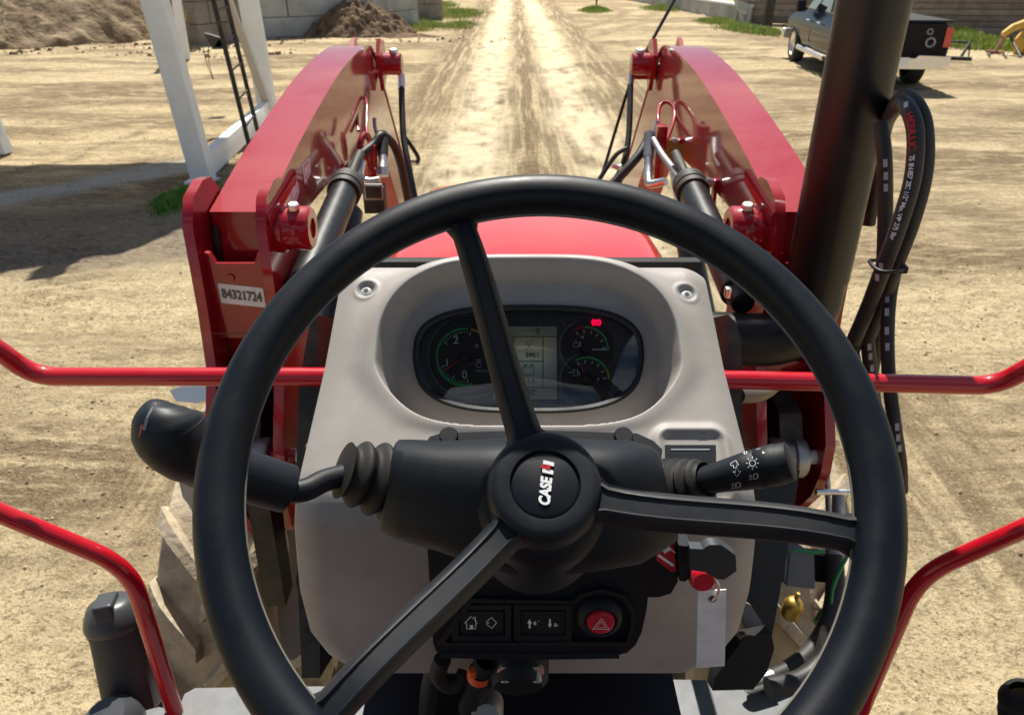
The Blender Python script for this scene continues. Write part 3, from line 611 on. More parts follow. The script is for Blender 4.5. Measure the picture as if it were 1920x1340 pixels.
def spoke(ang, w0, w1, name='spoke'):
    rd = E1 * math.cos(ang) + E2 * math.sin(ang); sd_ = WN.cross(rd); mb = MB(); rings = []
    for t in np.linspace(0, 1, 15):
        r_ = .030 + (.184 - .030) * t; k = .5 - .5 * math.cos(math.pi * min(1, max(0, (t - .03) / .90))); off = HO - .012 + (-.006 - HO + .012) * k ** 1.0
        w = (w0 + (w1 - w0) * t) / 2; fl_ = 1 + .55 * max(0, 1 - t / .09) ** 2 + .5 * max(0, (t - .94) / .06) ** 2; w *= fl_; th = .0068 + .0012 * (1 - t)
        P0 = WC + rd * r_ + WN * off
        sec = [(-.62, 1), (-.50, 1.08), (-.40, .86), (.40, .86), (.50, 1.08), (.62, 1), (1, -.15), (.98, -.75), (.8, -1), (-.8, -1), (-.98, -.75), (-1, -.15)]
        rings.append([P0 + sd_ * (w * a) + WN * (th * b) for a, b in sec])
    mb.loft(rings, PLG); return mb.build(name, SW)
def angof(px, py, off=-.006): p = wp(px, py, off) - WC; return math.atan2(p.dot(E2), p.dot(E1))
spoke(angof(868, 425), .0245, .0172); spoke(angof(1610, 1003), .0268, .0205); spoke(angof(655, 1290), .0250, .0210)

# ---- column shroud
def sect(px, yt, yb, d, thick, tilt=R(30), n=36, e=3.3, hd=None):
    a = pd(px, yt, d); b = pd(px, yb, d); c = (a + b) / 2; hh = (a - b).length / 2; u = (a - b).normalized(); w = X3.cross(u); out = []
    for k in range(n):
        t = 2 * math.pi * k / n; cc, ss = math.cos(t), math.sin(t); out.append(c + u * hh * math.copysign(abs(ss) ** (2 / e), ss) - w * thick * math.copysign(abs(cc) ** (2 / e), cc))
    return out
mb = MB(); R_ = []
def shift(r_, f): 
    ys = [p.z for p in r_]; z0, z1 = min(ys), max(ys); return [V((p.x + f * ((p.z - z0) / (z1 - z0) - .5), p.y, p.z)) for p in r_]
for px, yt, yb, d, th, f in ((728, 845, 965, .585, .020, .012), (727, 832, 983, .58, .030, .014), (733, 826, 992, .577, .035, .014), (760, 826, 1004, .573, .037, .008), (830, 829, 1024, .565, .040, .002), (900, 826, 1050, .560, .044, 0), (960, 822, 1064, .555, .046, 0), (1040, 822, 1066, .555, .046, 0), (1120, 826, 1058, .558, .044, 0), (1190, 828, 1046, .562, .041, -.003), (1232, 838, 1020, .568, .036, -.010), (1250, 846, 1004, .572, .034, -.018), (1253, 862, 988, .576, .024, -.018)):
    R_.append(shift(sect(px, yt, yb, d, th), f))
mb.loft(R_, PLA); SH = mb.build('column_shroud', TR)
mb = MB(); P = [(792, 838), (806, 818), (830, 811), (1010, 806), (1195, 812), (1225, 826), (1242, 842), (1236, 900), (800, 900)]
mb.prism([pP(x_, y_, pd(1000, 820, .600), SN) for x_, y_ in P], PLA, SN * -.02, bev=.006, seg=3); mb.build('shroud_top', SH)
for px in (842, 1168):
    mb = MB(); mb.lathe([(0, .006), (.0068, .006), (.0076, .005), (.0076, -.01)], pP(px, 821, pd(1000, 812, .604), SN) , (SN + V((0, -.3, .5))).normalized(), PLA, 28); mb.build('clip_boss', SH)
mb = MB(); mb.lathe([(.030, -.030), (.040, -.034), (.0455, -.040), (.0475, -.050), (.050, -.075), (.052, -.11), (.050, -.145), (.045, -.165), (.02, -.17)], HC, WN, PLA, 60)
mb.build('column_neck', SH)

# ---- lower panel with switches
PYN = V((0, -1, .10)).normalized(); PYU = V((0, .10, 1)).normalized(); PO = pd(1010, 1110, .655)
def pp(px, py, off=0): return pP(px, py, PO + PYN * off, PYN)
mb = MB()
out = [(800, 1000), (1221, 1000), (1219, 1080), (1213, 1140), (1203, 1185), (1192, 1208), (1176, 1223), (1150, 1229), (835, 1228), (818, 1220), (812, 1205)]
mb.prism([pp(*q_) for q_ in out], PLA, PYN * -.10, bev=.006, seg=3); LPN = mb.build('switch_panel', TR)
mb = MB()
def frame(out, inn, off, th, m):
    A = [pp(*q_, off) for q_ in out]; B_ = [pp(*q_, off) for q_ in inn]; k = len(A); C_ = [p - PYN * th for p in A]; D_ = [p - PYN * th for p in B_]
    mb.raw(A + B_ + C_ + D_, [(i, (i + 1) % k, k + (i + 1) % k, k + i) for i in range(k)] + [(i, (i + 1) % k, 2 * k + (i + 1) % k, 2 * k + i) for i in range(k)] + [(k + i, k + (i + 1) % k, 3 * k + (i + 1) % k, 3 * k + i) for i in range(k)], m)
frame([(820, 1210), (880, 1122), (1075, 1126), (1090, 1112), (1130, 1104), (1172, 1116), (1192, 1150), (1190, 1180), (1180, 1210)], [(834, 1204), (884, 1130), (1078, 1132), (1096, 1118), (1130, 1110), (1166, 1120), (1184, 1152), (1182, 1178), (1174, 1203)], .005, .007, PLG)
for x0, x1 in ((848, 958), (964, 1072)): frame([(x0, 1134), (x1, 1134), (x1, 1202), (x0, 1202)], [(x0 + 12, 1143), (x1 - 11, 1143), (x1 - 11, 1191), (x0 + 12, 1191)], .004, .007, PLG)
mb.build('switch_bezel', LPN)
mb = MB(); lo = [pp(826, 1223, -.002), pp(990, 1226, -.002), pp(1160, 1224, -.002)]; mb.tube(catmull(lo, 8), .0045, PLA, 14); mb.build('panel_lip', LPN)
PX2 = (pp(1001, 1160) - pp(1000, 1160)).length
def st(mb, pts, w=1.6, m=MWH, cl=False, off=.0030): mb.stroke([pp(*q_, off) for q_ in pts], w * PX2, m, PYN, closed=cl)
mb = MB(); mb.prism([pp(*q_, .0025) for q_ in ((863, 1146), (944, 1146), (944, 1190), (863, 1190))], PLG, PYN * -.006, bev=.001)
st(mb, [(875, 1178), (875, 1168), (871, 1168), (883, 1155), (888, 1160), (888, 1156), (891, 1156), (891, 1163), (895, 1168), (892, 1168), (892, 1178)], 1.7, cl=True); mb.raw([pp(*q_, .003) for q_ in ((881, 1179), (881, 1171), (887, 1171), (887, 1179))], [(0, 1, 2, 3)], MWH)
st(mb, [(914, 1163), (922, 1157), (931, 1167), (922, 1177), (914, 1171)]); st(mb, [(912, 1164), (917, 1167), (912, 1170)], 1.3); st(mb, [(911, 1167), (914, 1167)], 1.3); mb.build('rocker_switch', LPN)
mb = MB(); mb.prism([pp(*q_, .0025) for q_ in ((977, 1146), (1060, 1146), (1060, 1190), (977, 1190))], PLG, PYN * -.006, bev=.001)
st(mb, [(993, 1177), (993, 1167)], 3.4); mb.raw([pp(*q_, .003) for q_ in ((988.5, 1168), (997.5, 1168), (993, 1160))], [(0, 1, 2)], MWH)
st(mb, [(1031, 1160), (1031, 1170)], 3.0); mb.raw([pp(*q_, .003) for q_ in ((1027, 1169), (1035, 1169), (1031, 1176))], [(0, 1, 2)], MWH)
mb.text('8', pp(1003, 1168, .003), X3, PYU, 12 * PX2, MWH); mb.text("'", pp(1010, 1166, .003), X3, PYU, 12 * PX2, MWH); mb.text('8-', pp(1043, 1171, .003), X3, PYU, 11 * PX2, MWH); mb.build('rocker_switch', LPN)
hz = pp(1124, 1151, .0); mb = MB(); mb.lathe([(.0125, .009), (.0150, .010), (.0185, .008), (.0215, .001), (.022, -.004)], hz, PYN, PLA, 48); HB = mb.build('hazard_button', LPN)
mb = MB(); mb.lathe([(0, .0128), (.009, .0126), (.0115, .0115), (.0124, .0095), (.0124, .0)], hz, PYN, mat('button_red', (.55, .012, .03), .35, coat=.3), 44)
hh = hz + PYN * .0131
for sz, w in ((.0082, .0009), (.0047, .0007)): mb.stroke([hh + X3 * (sz * math.cos(R(a))) + PYU * (sz * math.sin(R(a)) * .95 - .001) for a in (90, 210, 330)], w, MWH, PYN, closed=True)
mb.build('button_cap', HB)

# ---- ignition switch with flip cover
mb = MB(); mb.prism([pp(*q_, -.004) for q_ in ((1190, 1010), (1262, 1014), (1272, 1030), (1271, 1090), (1258, 1112), (1236, 1119), (1190, 1119))], PLA, PYN * -.07, bev=.006); IG = mb.build('ignition_switch', TR)
mb = MB(); st_ = [pp(*q_, -.0032) for q_ in ((1224, 1016), (1263, 1014), (1268, 1071), (1258, 1071), (1231, 1050))]; mb.prism(st_, MRD, PYN * -.0006)
mb.stroke([pp(1234, 1040, -.0028), pp(1263, 1060, -.0028)], 5.5 * PX2, MWH, PYN); mb.raw([pp(*q_, -.0028) for q_ in ((1236, 1020), (1252, 1014), (1258, 1030), (1246, 1038))], [(0, 1, 2, 3)], MWH); mb.stroke([pp(1252, 1024, -.0027), pp(1266, 1036, -.0027)], 2.4 * PX2, MWH, PYN); mb.build('warning_sticker', IG)
mb = MB(); mb.prism([pp(*q_, .004) for q_ in ((1273, 1022), (1296, 1024), (1296, 1082), (1284, 1090), (1274, 1088))], PLA, PYN * -.03, bev=.002); mat('cover_plastic', (.035, .042, .05), .4); mb.prism([pp(*q_, .016) for q_ in ((1294, 1028), (1318, 1029), (1330, 1021), (1352, 1021), (1379, 1040), (1381, 1070), (1358, 1086), (1344, 1085), (1322, 1072), (1294, 1068))], MATS['cover_plastic'], PYN * -.010, bev=.003, seg=3); mb.build('flip_cover', IG)
mb = MB(); mb.lathe([(0, .008), (.009, .008), (.011, .006), (.012, .002), (.012, -.01)], pp(1316, 1080, .0), PYN, MATS['button_red'], 36); mb.build('key_bezel', IG)

# ---- shuttle lever on the left of the column, with bellows
mb = MB(); c0 = pd(738, 905, .575); c1 = pd(640, 880, .555); axl = (c1 - c0); pr = []
for i in range(44): t = i / 43; pr.append(((.0285 - .0085 * t + .0025 * math.cos(t * 19)) * (1 if t < .93 else max(.25, 1 - (t - .93) * 10)), axl.length * t * 1.03))
pr.append((0, axl.length * 1.035))
mb.lathe(pr, c0, axl, RUB, 44); SL = mb.build('shuttle_lever', TR)
mb = MB(); mb.tube(catmull([pd(655, 888, .556), pd(610, 900, .545), pd(575, 917, .535), pd(545, 920, .53), pd(500, 905, .52)], 8), .0083, PLA, 18); mb.build('lever_rod', SL)
mb = MB(); mb.tube([pd(541, 916, .53), pd(539, 915.5, .53), pd(455, 890, .512), pd(380, 865, .50), pd(350, 855, .49)], [.0145, .0172, .0178, .0178, .0165], PLA, 28); mb.build('lever_sleeve', SL)
mb = MB(); gp_ = [pd(394, 868, .495), pd(376, 860, .49), pd(356, 848, .485), pd(338, 832, .48), pd(322, 814, .477), pd(313, 797, .475), pd(307, 778, .474), pd(306, 760, .474), pd(308, 752, .474)]
mb.tube(catmull(gp_, 4), [.0168, .0178, .0205, .0222, .0228, .0220, .0185, .012, .004], PLG, 30); GK = mb.build('grip', SL)
mb = MB(); 
pa = catmull([pd(292, 757, .466), pd(275, 777, .459), pd(265, 805, .456), pd(262, 826, .457)], 6); mb.tube(pa, .0007, ORG, 8); pb = catmull([pd(288, 766, .461), pd(278, 784, .456), pd(271, 806, .454)], 6); mb.tube(pb, .0022, MGR, 8, flat=.3); mb.build('grip_badge', SL)

# ---- light stalk on the right
mb = MB(); c0 = pd(1258, 916, .572); c1 = pd(1326, 898, .548); axl = c1 - c0; pr = []
for i in range(26): t = i / 25; pr.append((.0222 - .0090 * t + .0022 * math.sin(t * 25), axl.length * t))
mb.lathe(pr, c0, axl, RUB, 36); ST = mb.build('light_stalk', TR)
mb = MB(); a, b = pd(1308, 903, .552), pd(1484, 864, .522)
ax_ = (b - a); mb.lathe([(0, .0), (.0098, .002), (.0112, ax_.length * .25), (.0133, ax_.length * .50), (.0142, ax_.length * .655), (.0140, ax_.length * .66), (.0143, ax_.length * .665), (.0148, ax_.length * .87), (.0143, ax_.length * .88), (.0137, ax_.length * .985), (.0120, ax_.length), (0, ax_.length * 1.004)], a, ax_, PLA, 44); SK = mb.build('stalk_handle', ST)
KT = bvh(SK)
mb = MB()
def on(pts, w, m=MWH, cl=False):
    q_ = [hit(KT, *p_, .0003) for p_ in pts]
    if all(p_[0] for p_ in q_): mb.stroke([p_[0] for p_ in q_], w * .00037, m, q_[0][1], closed=cl)
on([(1370, 869), (1380, 863), (1385, 872), (1381, 871), (1382, 876), (1376, 877), (1375, 872), (1371, 873)], 1.1, cl=True)
on([(1382, 893), (1375, 884), (1379, 885), (1378, 880), (1384, 879), (1385, 884), (1389, 883)], 1.1, cl=True)
on([(1411 + 6 * math.cos(R(a)), 868 + 6 * math.sin(R(a))) for a in range(0, 360, 40)], 1.3, cl=True)
for a in range(0, 360, 45): on([(1411 + 9 * math.cos(R(a)), 868 + 9 * math.sin(R(a))), (1411 + 12 * math.cos(R(a)), 868 + 12 * math.sin(R(a)))], 1.4)
on([(1398 + 3 * math.cos(R(a)), 849 + 3 * math.sin(R(a))) for a in range(0, 360, 60)], 1.1, cl=True); on([(1430, 846), (1434, 850), (1430, 850)], 1.6, cl=True); on([(1418, 843), (1426, 841)], 1)
for dx, dy in ((0, 0), (-33, 16)):
    on([(1413 + dx, 889 + dy), (1419 + dx, 887 + dy), (1422 + dx, 891 + dy), (1419 + dx, 896 + dy), (1413 + dx, 898 + dy)], 1.2, cl=True)
    for k in range(3): on([(1405 + dx, 891 + k * 3.5 + dy), (1410 + dx, 890 + k * 3.5 + dy)], 1)
mb.build('stalk_symbols', ST)
# ---- loader: towers, boomed arms, cylinders (mirrored about the tractor's axis)
AX = .0155; MGR2 = mat('dark_grey_print', (.10, .10, .11), .5)
def mx_(p, s): return V((AX + s * (p[0] - AX), p[1], p[2]))
def YZ(pts, x): return [V((x, y, z + H)) for y, z in pts]
armtop = catmull([V((0, *q_)) for q_ in ((1.365, -.422), (1.416, -.409), (1.655, -.352), (2.07, -.277), (2.42, -.246), (2.62, -.252), (2.72, -.30), (2.86, -.42), (3.04, -.587), (3.46, -.985), (3.95, -1.45))], 5)
armtop = [(p.y, p.z) for p in armtop]
armbot = [(p.y, p.z) for p in catmull([V((0, *q_)) for q_ in ((3.80, -1.58), (3.3, -1.17), (2.95, -.83), (2.72, -.62), (2.45, -.53), (1.95, -.50), (1.58, -.50), (1.355, -.53))], 5)]
twr = [(1.262, -.42), (1.29, -.375), (1.345, -.358), (1.385, -.362), (1.42, -.395), (1.438, -.46), (1.47, -.60), (1.52, -1.2), (1.33, -1.2), (1.24, -1.02), (1.195, -.95), (1.178, -.88), (1.185, -.82), (1.235, -.70), (1.252, -.58)]
for s in (-1, 1):
    sx = lambda h_: AX + s * h_
    arm = MB(); arm.prism(YZ(armtop + armbot, sx(.479)), REDP, V((s * .101, 0, 0)), bev=.002)
    st_ = MB(); n_ = len(armtop); rings = []
    for i, (y, z) in enumerate(armtop):
        a = armtop[max(i - 1, 0)]; b = armtop[min(i + 1, n_ - 1)]; t = V((0, b[0] - a[0], b[1] - a[1])).normalized(); nn = V((0, -t.z, t.y))
        c = V((0, y, z + H)); rings.append([V((sx(.4755), 0, 0)) + c + nn * .006, V((sx(.583), 0, 0)) + c + nn * .006, V((sx(.583), 0, 0)) + c - nn * .003, V((sx(.4755), 0, 0)) + c - nn * .003])
    st_.loft(rings, REDP, smooth=True); A_ = arm.build('loader_arm', TR); st_.build('arm_strap', A_); mb = MB(); mb.box((sx(.574), 1.354, H - .484), (.010, .006, .085), DARK, bev=.002); mb.build('open_end', A_)
    mb = MB(); ky, kz = 2.74, -.315     # knee pivot boss
    mb.lathe([(0, .062), (.030, .062), (.036, .056), (.036, 0), (.05, -.004), (.05, -.02)], (sx(.455), ky, kz + H), (-s, 0, 0), REDP, 32); mb.build('knee_boss', A_)
    mb = MB(); mb.lathe([(0, .014), (.013, .014), (.015, .012), (.015, 0)], (sx(.42), ky, kz + H + .034), (0, -.2, 1), CHR, 6); mb.build('bolt', A_)
    mb = MB(); mb.prism(YZ([(2.60, -.255), (2.64, -.228), (2.67, -.225), (2.72, -.28)], sx(.53)), REDP, V((s * .012, 0, 0)), bev=.003); mb.build('stop_tab', A_)
    mb = MB(); mb.prism(YZ([(2.66, -.28), (2.71, -.232), (2.78, -.245), (2.82, -.34), (2.72, -.40)], sx(.470)), REDP, V((-s * .014, 0, 0)), bev=.003); mb.build('knee_plate', A_)
    if s < 0:   # printed diamond stickers on the inner face
        for (a0, b0) in (((538, 340), (560, 395)), ((567, 295), (583, 345))):
            q4 = [pX(x_, y_, sx(.4782)) for x_, y_ in (((539, 352), (556, 333), (561, 360), (549, 397)) if a0[0] < 560 else ((566, 310), (580, 293), (583, 322), (572, 347)))]
            mb = MB(); cc = sum(q4, V()) / 4; mb.raw(q4, [(0, 1, 2, 3)], MWH); mb.stroke([cc + (p - cc) * .6 + V((.0006, 0, 0)) for p in q4], .004, MRD, V((1, 0, 0)), closed=True); mb.build('sticker', A_)
    else:
        for (qx, qy) in ((1272, 268), (1338, 345)):
            p0 = pX(qx, qy, sx(.47)); mb = MB(); mb.prism([p0 + V((0, -.012, .012)), p0 + V((0, .012, .012)), p0 + V((0, .012, -.07)), p0 + V((0, -.012, -.07))], REDP, V((s * .008, 0, 0)), bev=.003); mb.lathe([(0, .022), (.010, .022), (.011, .018), (.011, 0)], p0, (-s, 0, .3), CHR, 16); mb.build('hose_clamp', A_)
    # tower
    twr_ = [(y + .025 * (z > -.75), z) for y, z in twr]
    T_ = MB(); T_.prism(YZ(twr_, sx(.455)), REDP, V((s * .019, 0, 0)), bev=.005, seg=3); TW = T_.build('loader_tower', TR)
    mb = MB(); mb.prism(YZ(twr_, sx(.586)), REDP, V((s * .019, 0, 0)), bev=.005, seg=3); mb.build('outer_plate', TW)
    mb = MB(); x0, x1 = sx(.474), sx(.586); xm = lambda t: x0 + (x1 - x0) * t
    mb.prism([V((xm(a), 1.306, H + z)) for a, z in ((0, -.475), (.10, -.478), (.18, -.497), (.82, -.497), (.90, -.478), (1, -.475), (1, -.640), (0, -.640))], REDP, V((0, .012, 0)), bev=.002)
    mb.prism([V((xm(a), 1.304, H + z)) for a, z in ((0, -.641), (1, -.641), (1, -.650), (0, -.650))], REDP, V((0, .05, -.01)), bev=.001); mb.build('cross_plate', TW)
    mb = MB(); mb.box(((x0 + x1) / 2, 1.345, H - .90), (.110, .02, .52), REDP, bev=.002); mb.box(((x0 + x1) / 2, 1.325, H - .715), (.10, .03, .02), REDP, bev=.006); mb.build('lower_plate', TW)
    mb = MB(); py_, pz_ = 1.355, H - .445   # pivot pin boss
    mb.lathe([(.012, .060), (.018, .062), (.019, .058), (.019, .066), (.036, .066), (.041, .060), (.041, .020), (.046, .016), (.046, 0)], (sx(.456), py_, pz_), (-s, 0, 0), REDP, 40); PB = mb.build('pivot_boss', TW)
    mb = MB(); mb.lathe([(0, .058), (.0185, .0585)], (sx(.456), py_, pz_), (-s, 0, 0), STEEL, 24); mb.build('pin_face', PB)
    mb = MB(); mb.lathe([(0, .011), (.009, .011), (.0115, .009), (.0115, 0)], (sx(.418), py_ - .01, pz_ + .040), (0, -.2, 1), CHR, 6); mb.build('bolt', PB)
    mb = MB(); mb.prism([V((sx(.456), 1.30, H - .395)), V((sx(.430), 1.40, H - .345)), V((sx(.424), 1.41, H - .350)), V((sx(.450), 1.30, H - .405))], REDP, V((0, 0, -.02)), bev=.002); mb.build('pin_tab', TW)
    mb = MB(); mb.lathe([(0, .01), (.016, .01), (.018, .006), (.018, -.04)], (sx(.452), 1.215, H - .87), (-s, 0, 0), REDP, 24); mb.lathe([(0, .022), (.010, .022), (.012, .018), (.012, 0)], (sx(.446), 1.215, H - .87), (-s, 0, 0), CHR, 20); mb.build('lower_pin', TW)
    mb = MB(); mb.lathe([(.014, 0), (.014, .115)], (sx(.478), 1.215, H - .87), (s, 0, 0), MATS['white_print'], 20)
    mb.lathe([(.036, .015), (.040, .020), (.040, .040), (.034, .044), (.034, .058), (.040, .062), (.040, .080), (.036, .085)], (sx(.478), 1.215, H - .87), (s, 0, 0), STEEL, 28); mb.lathe([(0, .015), (.036, .015)], (sx(.478), 1.215, H - .87), (s, 0, 0), STEEL, 28); mb.lathe([(0, .085), (.036, .085)], (sx(.478), 1.215, H - .87), (s, 0, 0), STEEL, 28); mb.build('lift_pin', TW)
    mb = MB(); mb.prism(YZ([(1.215, -.84), (1.25, -.79), (1.33, -.775), (1.35, -.82), (1.29, -.89), (1.25, -1.25), (1.19, -1.25)], sx(.512)), DARK, V((s * .045, 0, 0)), bev=.004); mb.build('linkage', TW)
    if s < 0:
        mb = MB(); yb = 1.3045
        a = V((-.5535, yb, H - .536)); b_ = V((-.4700, yb, H - .546)); dn = V((0, 0, -.040)); mb.prism([a, a + dn, b_ + dn, b_], MWH, V((0, .002, 0)), bev=.0006)
        mb.text('84321724', (a + b_) / 2 + dn / 2 + V((0, -.0014, 0)), b_ - a, Z3, .026, MGR2, bold=.03, xs=.72); mb.build('number_label', TW)
        mb = MB(); mb.lathe([(0, .003), (.007, .003), (.008, 0)], (-.527, 1.305, H - .525), (0, -1, 0), REDP, 16); mb.build('plate_bolt', TW)
    # tilt cylinder along the arm
    mb = MB(); c0 = mx_(V((-.405, 1.33, H - .565)), -s); c1 = mx_(V((-.405, 1.80, H - .490)), -s); ax = c1 - c0; ln = ax.length
    mb.lathe([(0, -.04), (.022, -.04), (.026, -.02), (.026, 0), (.034, .002), (.034, ln * .94)], c0, ax, PIPE, 32); CY = mb.build('tilt_cylinder', TR)
    mb = MB(); mb.lathe([(.034, 0), (.040, .002), (.041, .02), (.038, .022), (.038, .026), (.041, .028), (.041, .06), (.036, .064), (.016, .066)], c0 + ax * .93, ax, DARK, 32); mb.build('gland', CY)
    mb = MB(); mb.tube([c1, c1 + ax * .45], .013, DARK, 16); mb.build('piston_rod', CY)
    # lift cylinder, low, to the arm's underside
    mb = MB(); d0 = mx_(V((-.52, 1.40, H - 1.18)), -s); d1 = mx_(V((-.52, 2.35, H - .72)), -s); mb.tube([d0, d1], .038, PIPE, 24); LC = mb.build('lift_cylinder', TR)
    mb = MB(); mb.tube([d1, d1 + (d1 - d0) * .3], .018, CHR, 16); mb.build('piston_rod', LC)

def hose(name, pts, r, m=RUBD, parent=TR, seg=14, n=6, **k):
    mb = MB(); mb.tube(catmull([pd(*q_) for q_ in pts], n), r, m, seg); return mb.build(name, parent, **k)
# left side plumbing
h1 = hose('hydraulic_hose', [(753, 160, 2.72), (754, 210, 2.70), (757, 260, 2.68), (766, 310, 2.66), (778, 372, 2.66), (790, 420, 2.7)], .0115)
hose('hose_elbow', [(712, 132, 2.62), (728, 132, 2.66), (744, 133, 2.70), (752, 142, 2.72), (753, 168, 2.72)], .0135, CHR, h1, n=8)
h2 = hose('hydraulic_hose', [(757, 255, 2.69), (770, 272, 2.7), (784, 296, 2.72), (780, 306, 2.75), (770, 305, 2.78)], .0075); hose('hose_end', [(783, 305, 2.74), (768, 304, 2.78), (762, 300, 2.8)], .011, CHR, h2)
hose('hydraulic_hose', [(634, 352, 2.05), (650, 322, 2.07), (676, 292, 2.10), (700, 272, 2.13), (716, 254, 2.15), (738, 272, 2.2), (752, 310, 2.25), (762, 360, 2.3), (770, 400, 2.35)], .0125)
h3 = hose('hydraulic_hose', [(716, 250, 2.16), (718, 270, 2.15), (718, 292, 2.14)], .0155); hose('hose_end', [(718, 288, 2.14), (718, 305, 2.13), (717, 322, 2.12)], [.012, .012, .016], CHR, h3); hose('hose_nut', [(717, 315, 2.12), (717, 330, 2.12)], .0185, CHR, h3, seg=6)
h4 = hose('steel_line', [(600, 446, 1.66), (606, 420, 1.70), (618, 388, 1.76), (628, 358, 1.84), (640, 338, 1.92)], .0085, STEEL); hose('line_cap', [(598, 446, 1.65), (600, 424, 1.66)], .017, PLA, h4); hose('line_nut', [(603, 420, 1.68), (607, 402, 1.7)], .0125, CHR, h4, seg=8)
hose('red_line', [(672, 246, 2.2), (670, 215, 2.25), (674, 190, 2.3), (684, 184, 2.32), (688, 200, 2.3), (687, 235, 2.24), (690, 262, 2.2)], .005, REDP)
hose('red_line', [(687, 185, 2.38), (686, 158, 2.42), (692, 138, 2.46), (708, 134, 2.5)], .005, REDP)
mb = MB(); c = pd(685, 275, 2.2); mb.lathe([(.026, .006), (.040, .006), (.043, 0), (.040, -.006), (.026, -.006), (.026, .006)], c, (1, -.3, 0), REDP, 30); mb.box(pd(700, 305, 2.16), (.03, .05, .11), REDP, bev=.008); mb.build('line_bracket', TR)
mb = MB(); mb.box(pd(703, 372, 2.12), (.058, .05, .075), DARK, bev=.004); mb.box(pd(700, 360, 2.07), (.052, .006, .045), STEEL, bev=.002); mb.box(pd(700, 360, 2.065), (.042, .006, .035), DARK, bev=.002); mb.build('valve_block', TR)
hose('fitting', [(668, 310, 2.1), (672, 330, 2.1), (690, 340, 2.1), (712, 338, 2.1)], .011, CHR)
hose('grease_nipple', [(702, 222, 2.2), (703, 238, 2.2), (708, 255, 2.2)], .0055, STEEL)
# right side plumbing
h5 = hose('hydraulic_hose', [(1182, 160, 2.62), (1181, 210, 2.6), (1178, 262, 2.58), (1168, 310, 2.56), (1148, 345, 2.55), (1130, 370, 2.55)], .0105); hose('hose_end', [(1184, 142, 2.62), (1182, 170, 2.62)], .010, CHR, h5)
hose('hydraulic_hose', [(1214, 262, 2.2), (1200, 288, 2.18), (1180, 312, 2.17), (1158, 336, 2.17), (1140, 352, 2.17)], .0135)
h6 = hose('hydraulic_hose', [(1176, 278, 2.55), (1158, 288, 2.55), (1142, 308, 2.55), (1124, 336, 2.55), (1115, 350, 2.55)], .008); hose('hose_end', [(1148, 310, 2.5), (1160, 314, 2.5), (1166, 312, 2.5)], .009, CHR, h6)
h7 = hose('hydraulic_hose', [(1217, 250, 2.17), (1217, 275, 2.16), (1216, 295, 2.15)], .0155, GBL); hose('hose_end', [(1216, 290, 2.15), (1216, 312, 2.14), (1216, 332, 2.13)], [.012, .012, .017], CHR, h7)
hose('fitting', [(1216, 330, 2.12), (1218, 345, 2.1), (1232, 344, 2.08), (1248, 340, 2.06)], .012, CHR)
hose('steel_line', [(1225, 262, 2.15), (1240, 288, 2.1), (1258, 312, 2.02), (1275, 335, 1.9)], .0095, STEEL)
hose('red_line', [(1245, 262, 2.2), (1234, 225, 2.25), (1238, 198, 2.3), (1252, 192, 2.3), (1264, 205, 2.28), (1262, 232, 2.24), (1248, 268, 2.2)], .006, REDP)
hose('grease_nipple', [(1232, 228, 2.2), (1228, 245, 2.2), (1226, 265, 2.2)], .0065, CHR)
mb = MB(); mb.box(pd(1236, 290, 2.2), (.03, .05, .17), REDP, bev=.008); mb.lathe([(0, .03), (.034, .03), (.036, 0)], pd(1258, 288, 2.2), (0, -1, .4), BRS, 20); mb.build('line_bracket', TR)
mb = MB(); mb.box(pd(1232, 141, 2.66), (.17, .02, .028), REDP, bev=.003); mb.box(pd(1188, 132, 2.66), (.030, .02, .05), REDP, bev=.003); LV = mb.build('level_bracket', TR)
hose('level_rod', [(1280, -28, 2.62), (1265, 0, 2.62), (1222, 78, 2.62), (1186, 146, 2.62), (1160, 225, 2.68), (1136, 305, 2.76), (1122, 345, 2.8)], .0058, PIPE, n=4)
hose('fitting', [(1202, 128, 2.6), (1216, 129, 2.6), (1228, 124, 2.6)], .012, CHR)

# ---- exhaust
EX, EY = .545, 1.244
mb = MB(); top = 3.6
mb.tube(fillet([V((.26, 1.27, H - .628)), V((.36, 1.26, H - .628)), V((EX, EY, H - .628)), V((EX, EY, H - .30)), V((EX, EY, H + top - 2.2))], .17, 12), .050, PIPE, 48); EXH = mb.build('exhaust_pipe', TR)
mb = MB(); mb.lathe([(.0525, H - .50), (.0535, H - .495), (.0535, H + 1.3)], (EX, EY, 0), Z3, PIPE, 56, a0=0, a1=330); hs = mb.build('heat_shield', EXH)
mb = MB(); a = pP(1565, 487, V((EX - .02, EY - .052, 2)), V((.3, -1, 0))); mb.lathe([(0, .004), (.004, .0035), (.0075, .0008), (.0075, -.003)], a, (.15, -1, 0), CHR, 20); mb.build('rivet', EXH)
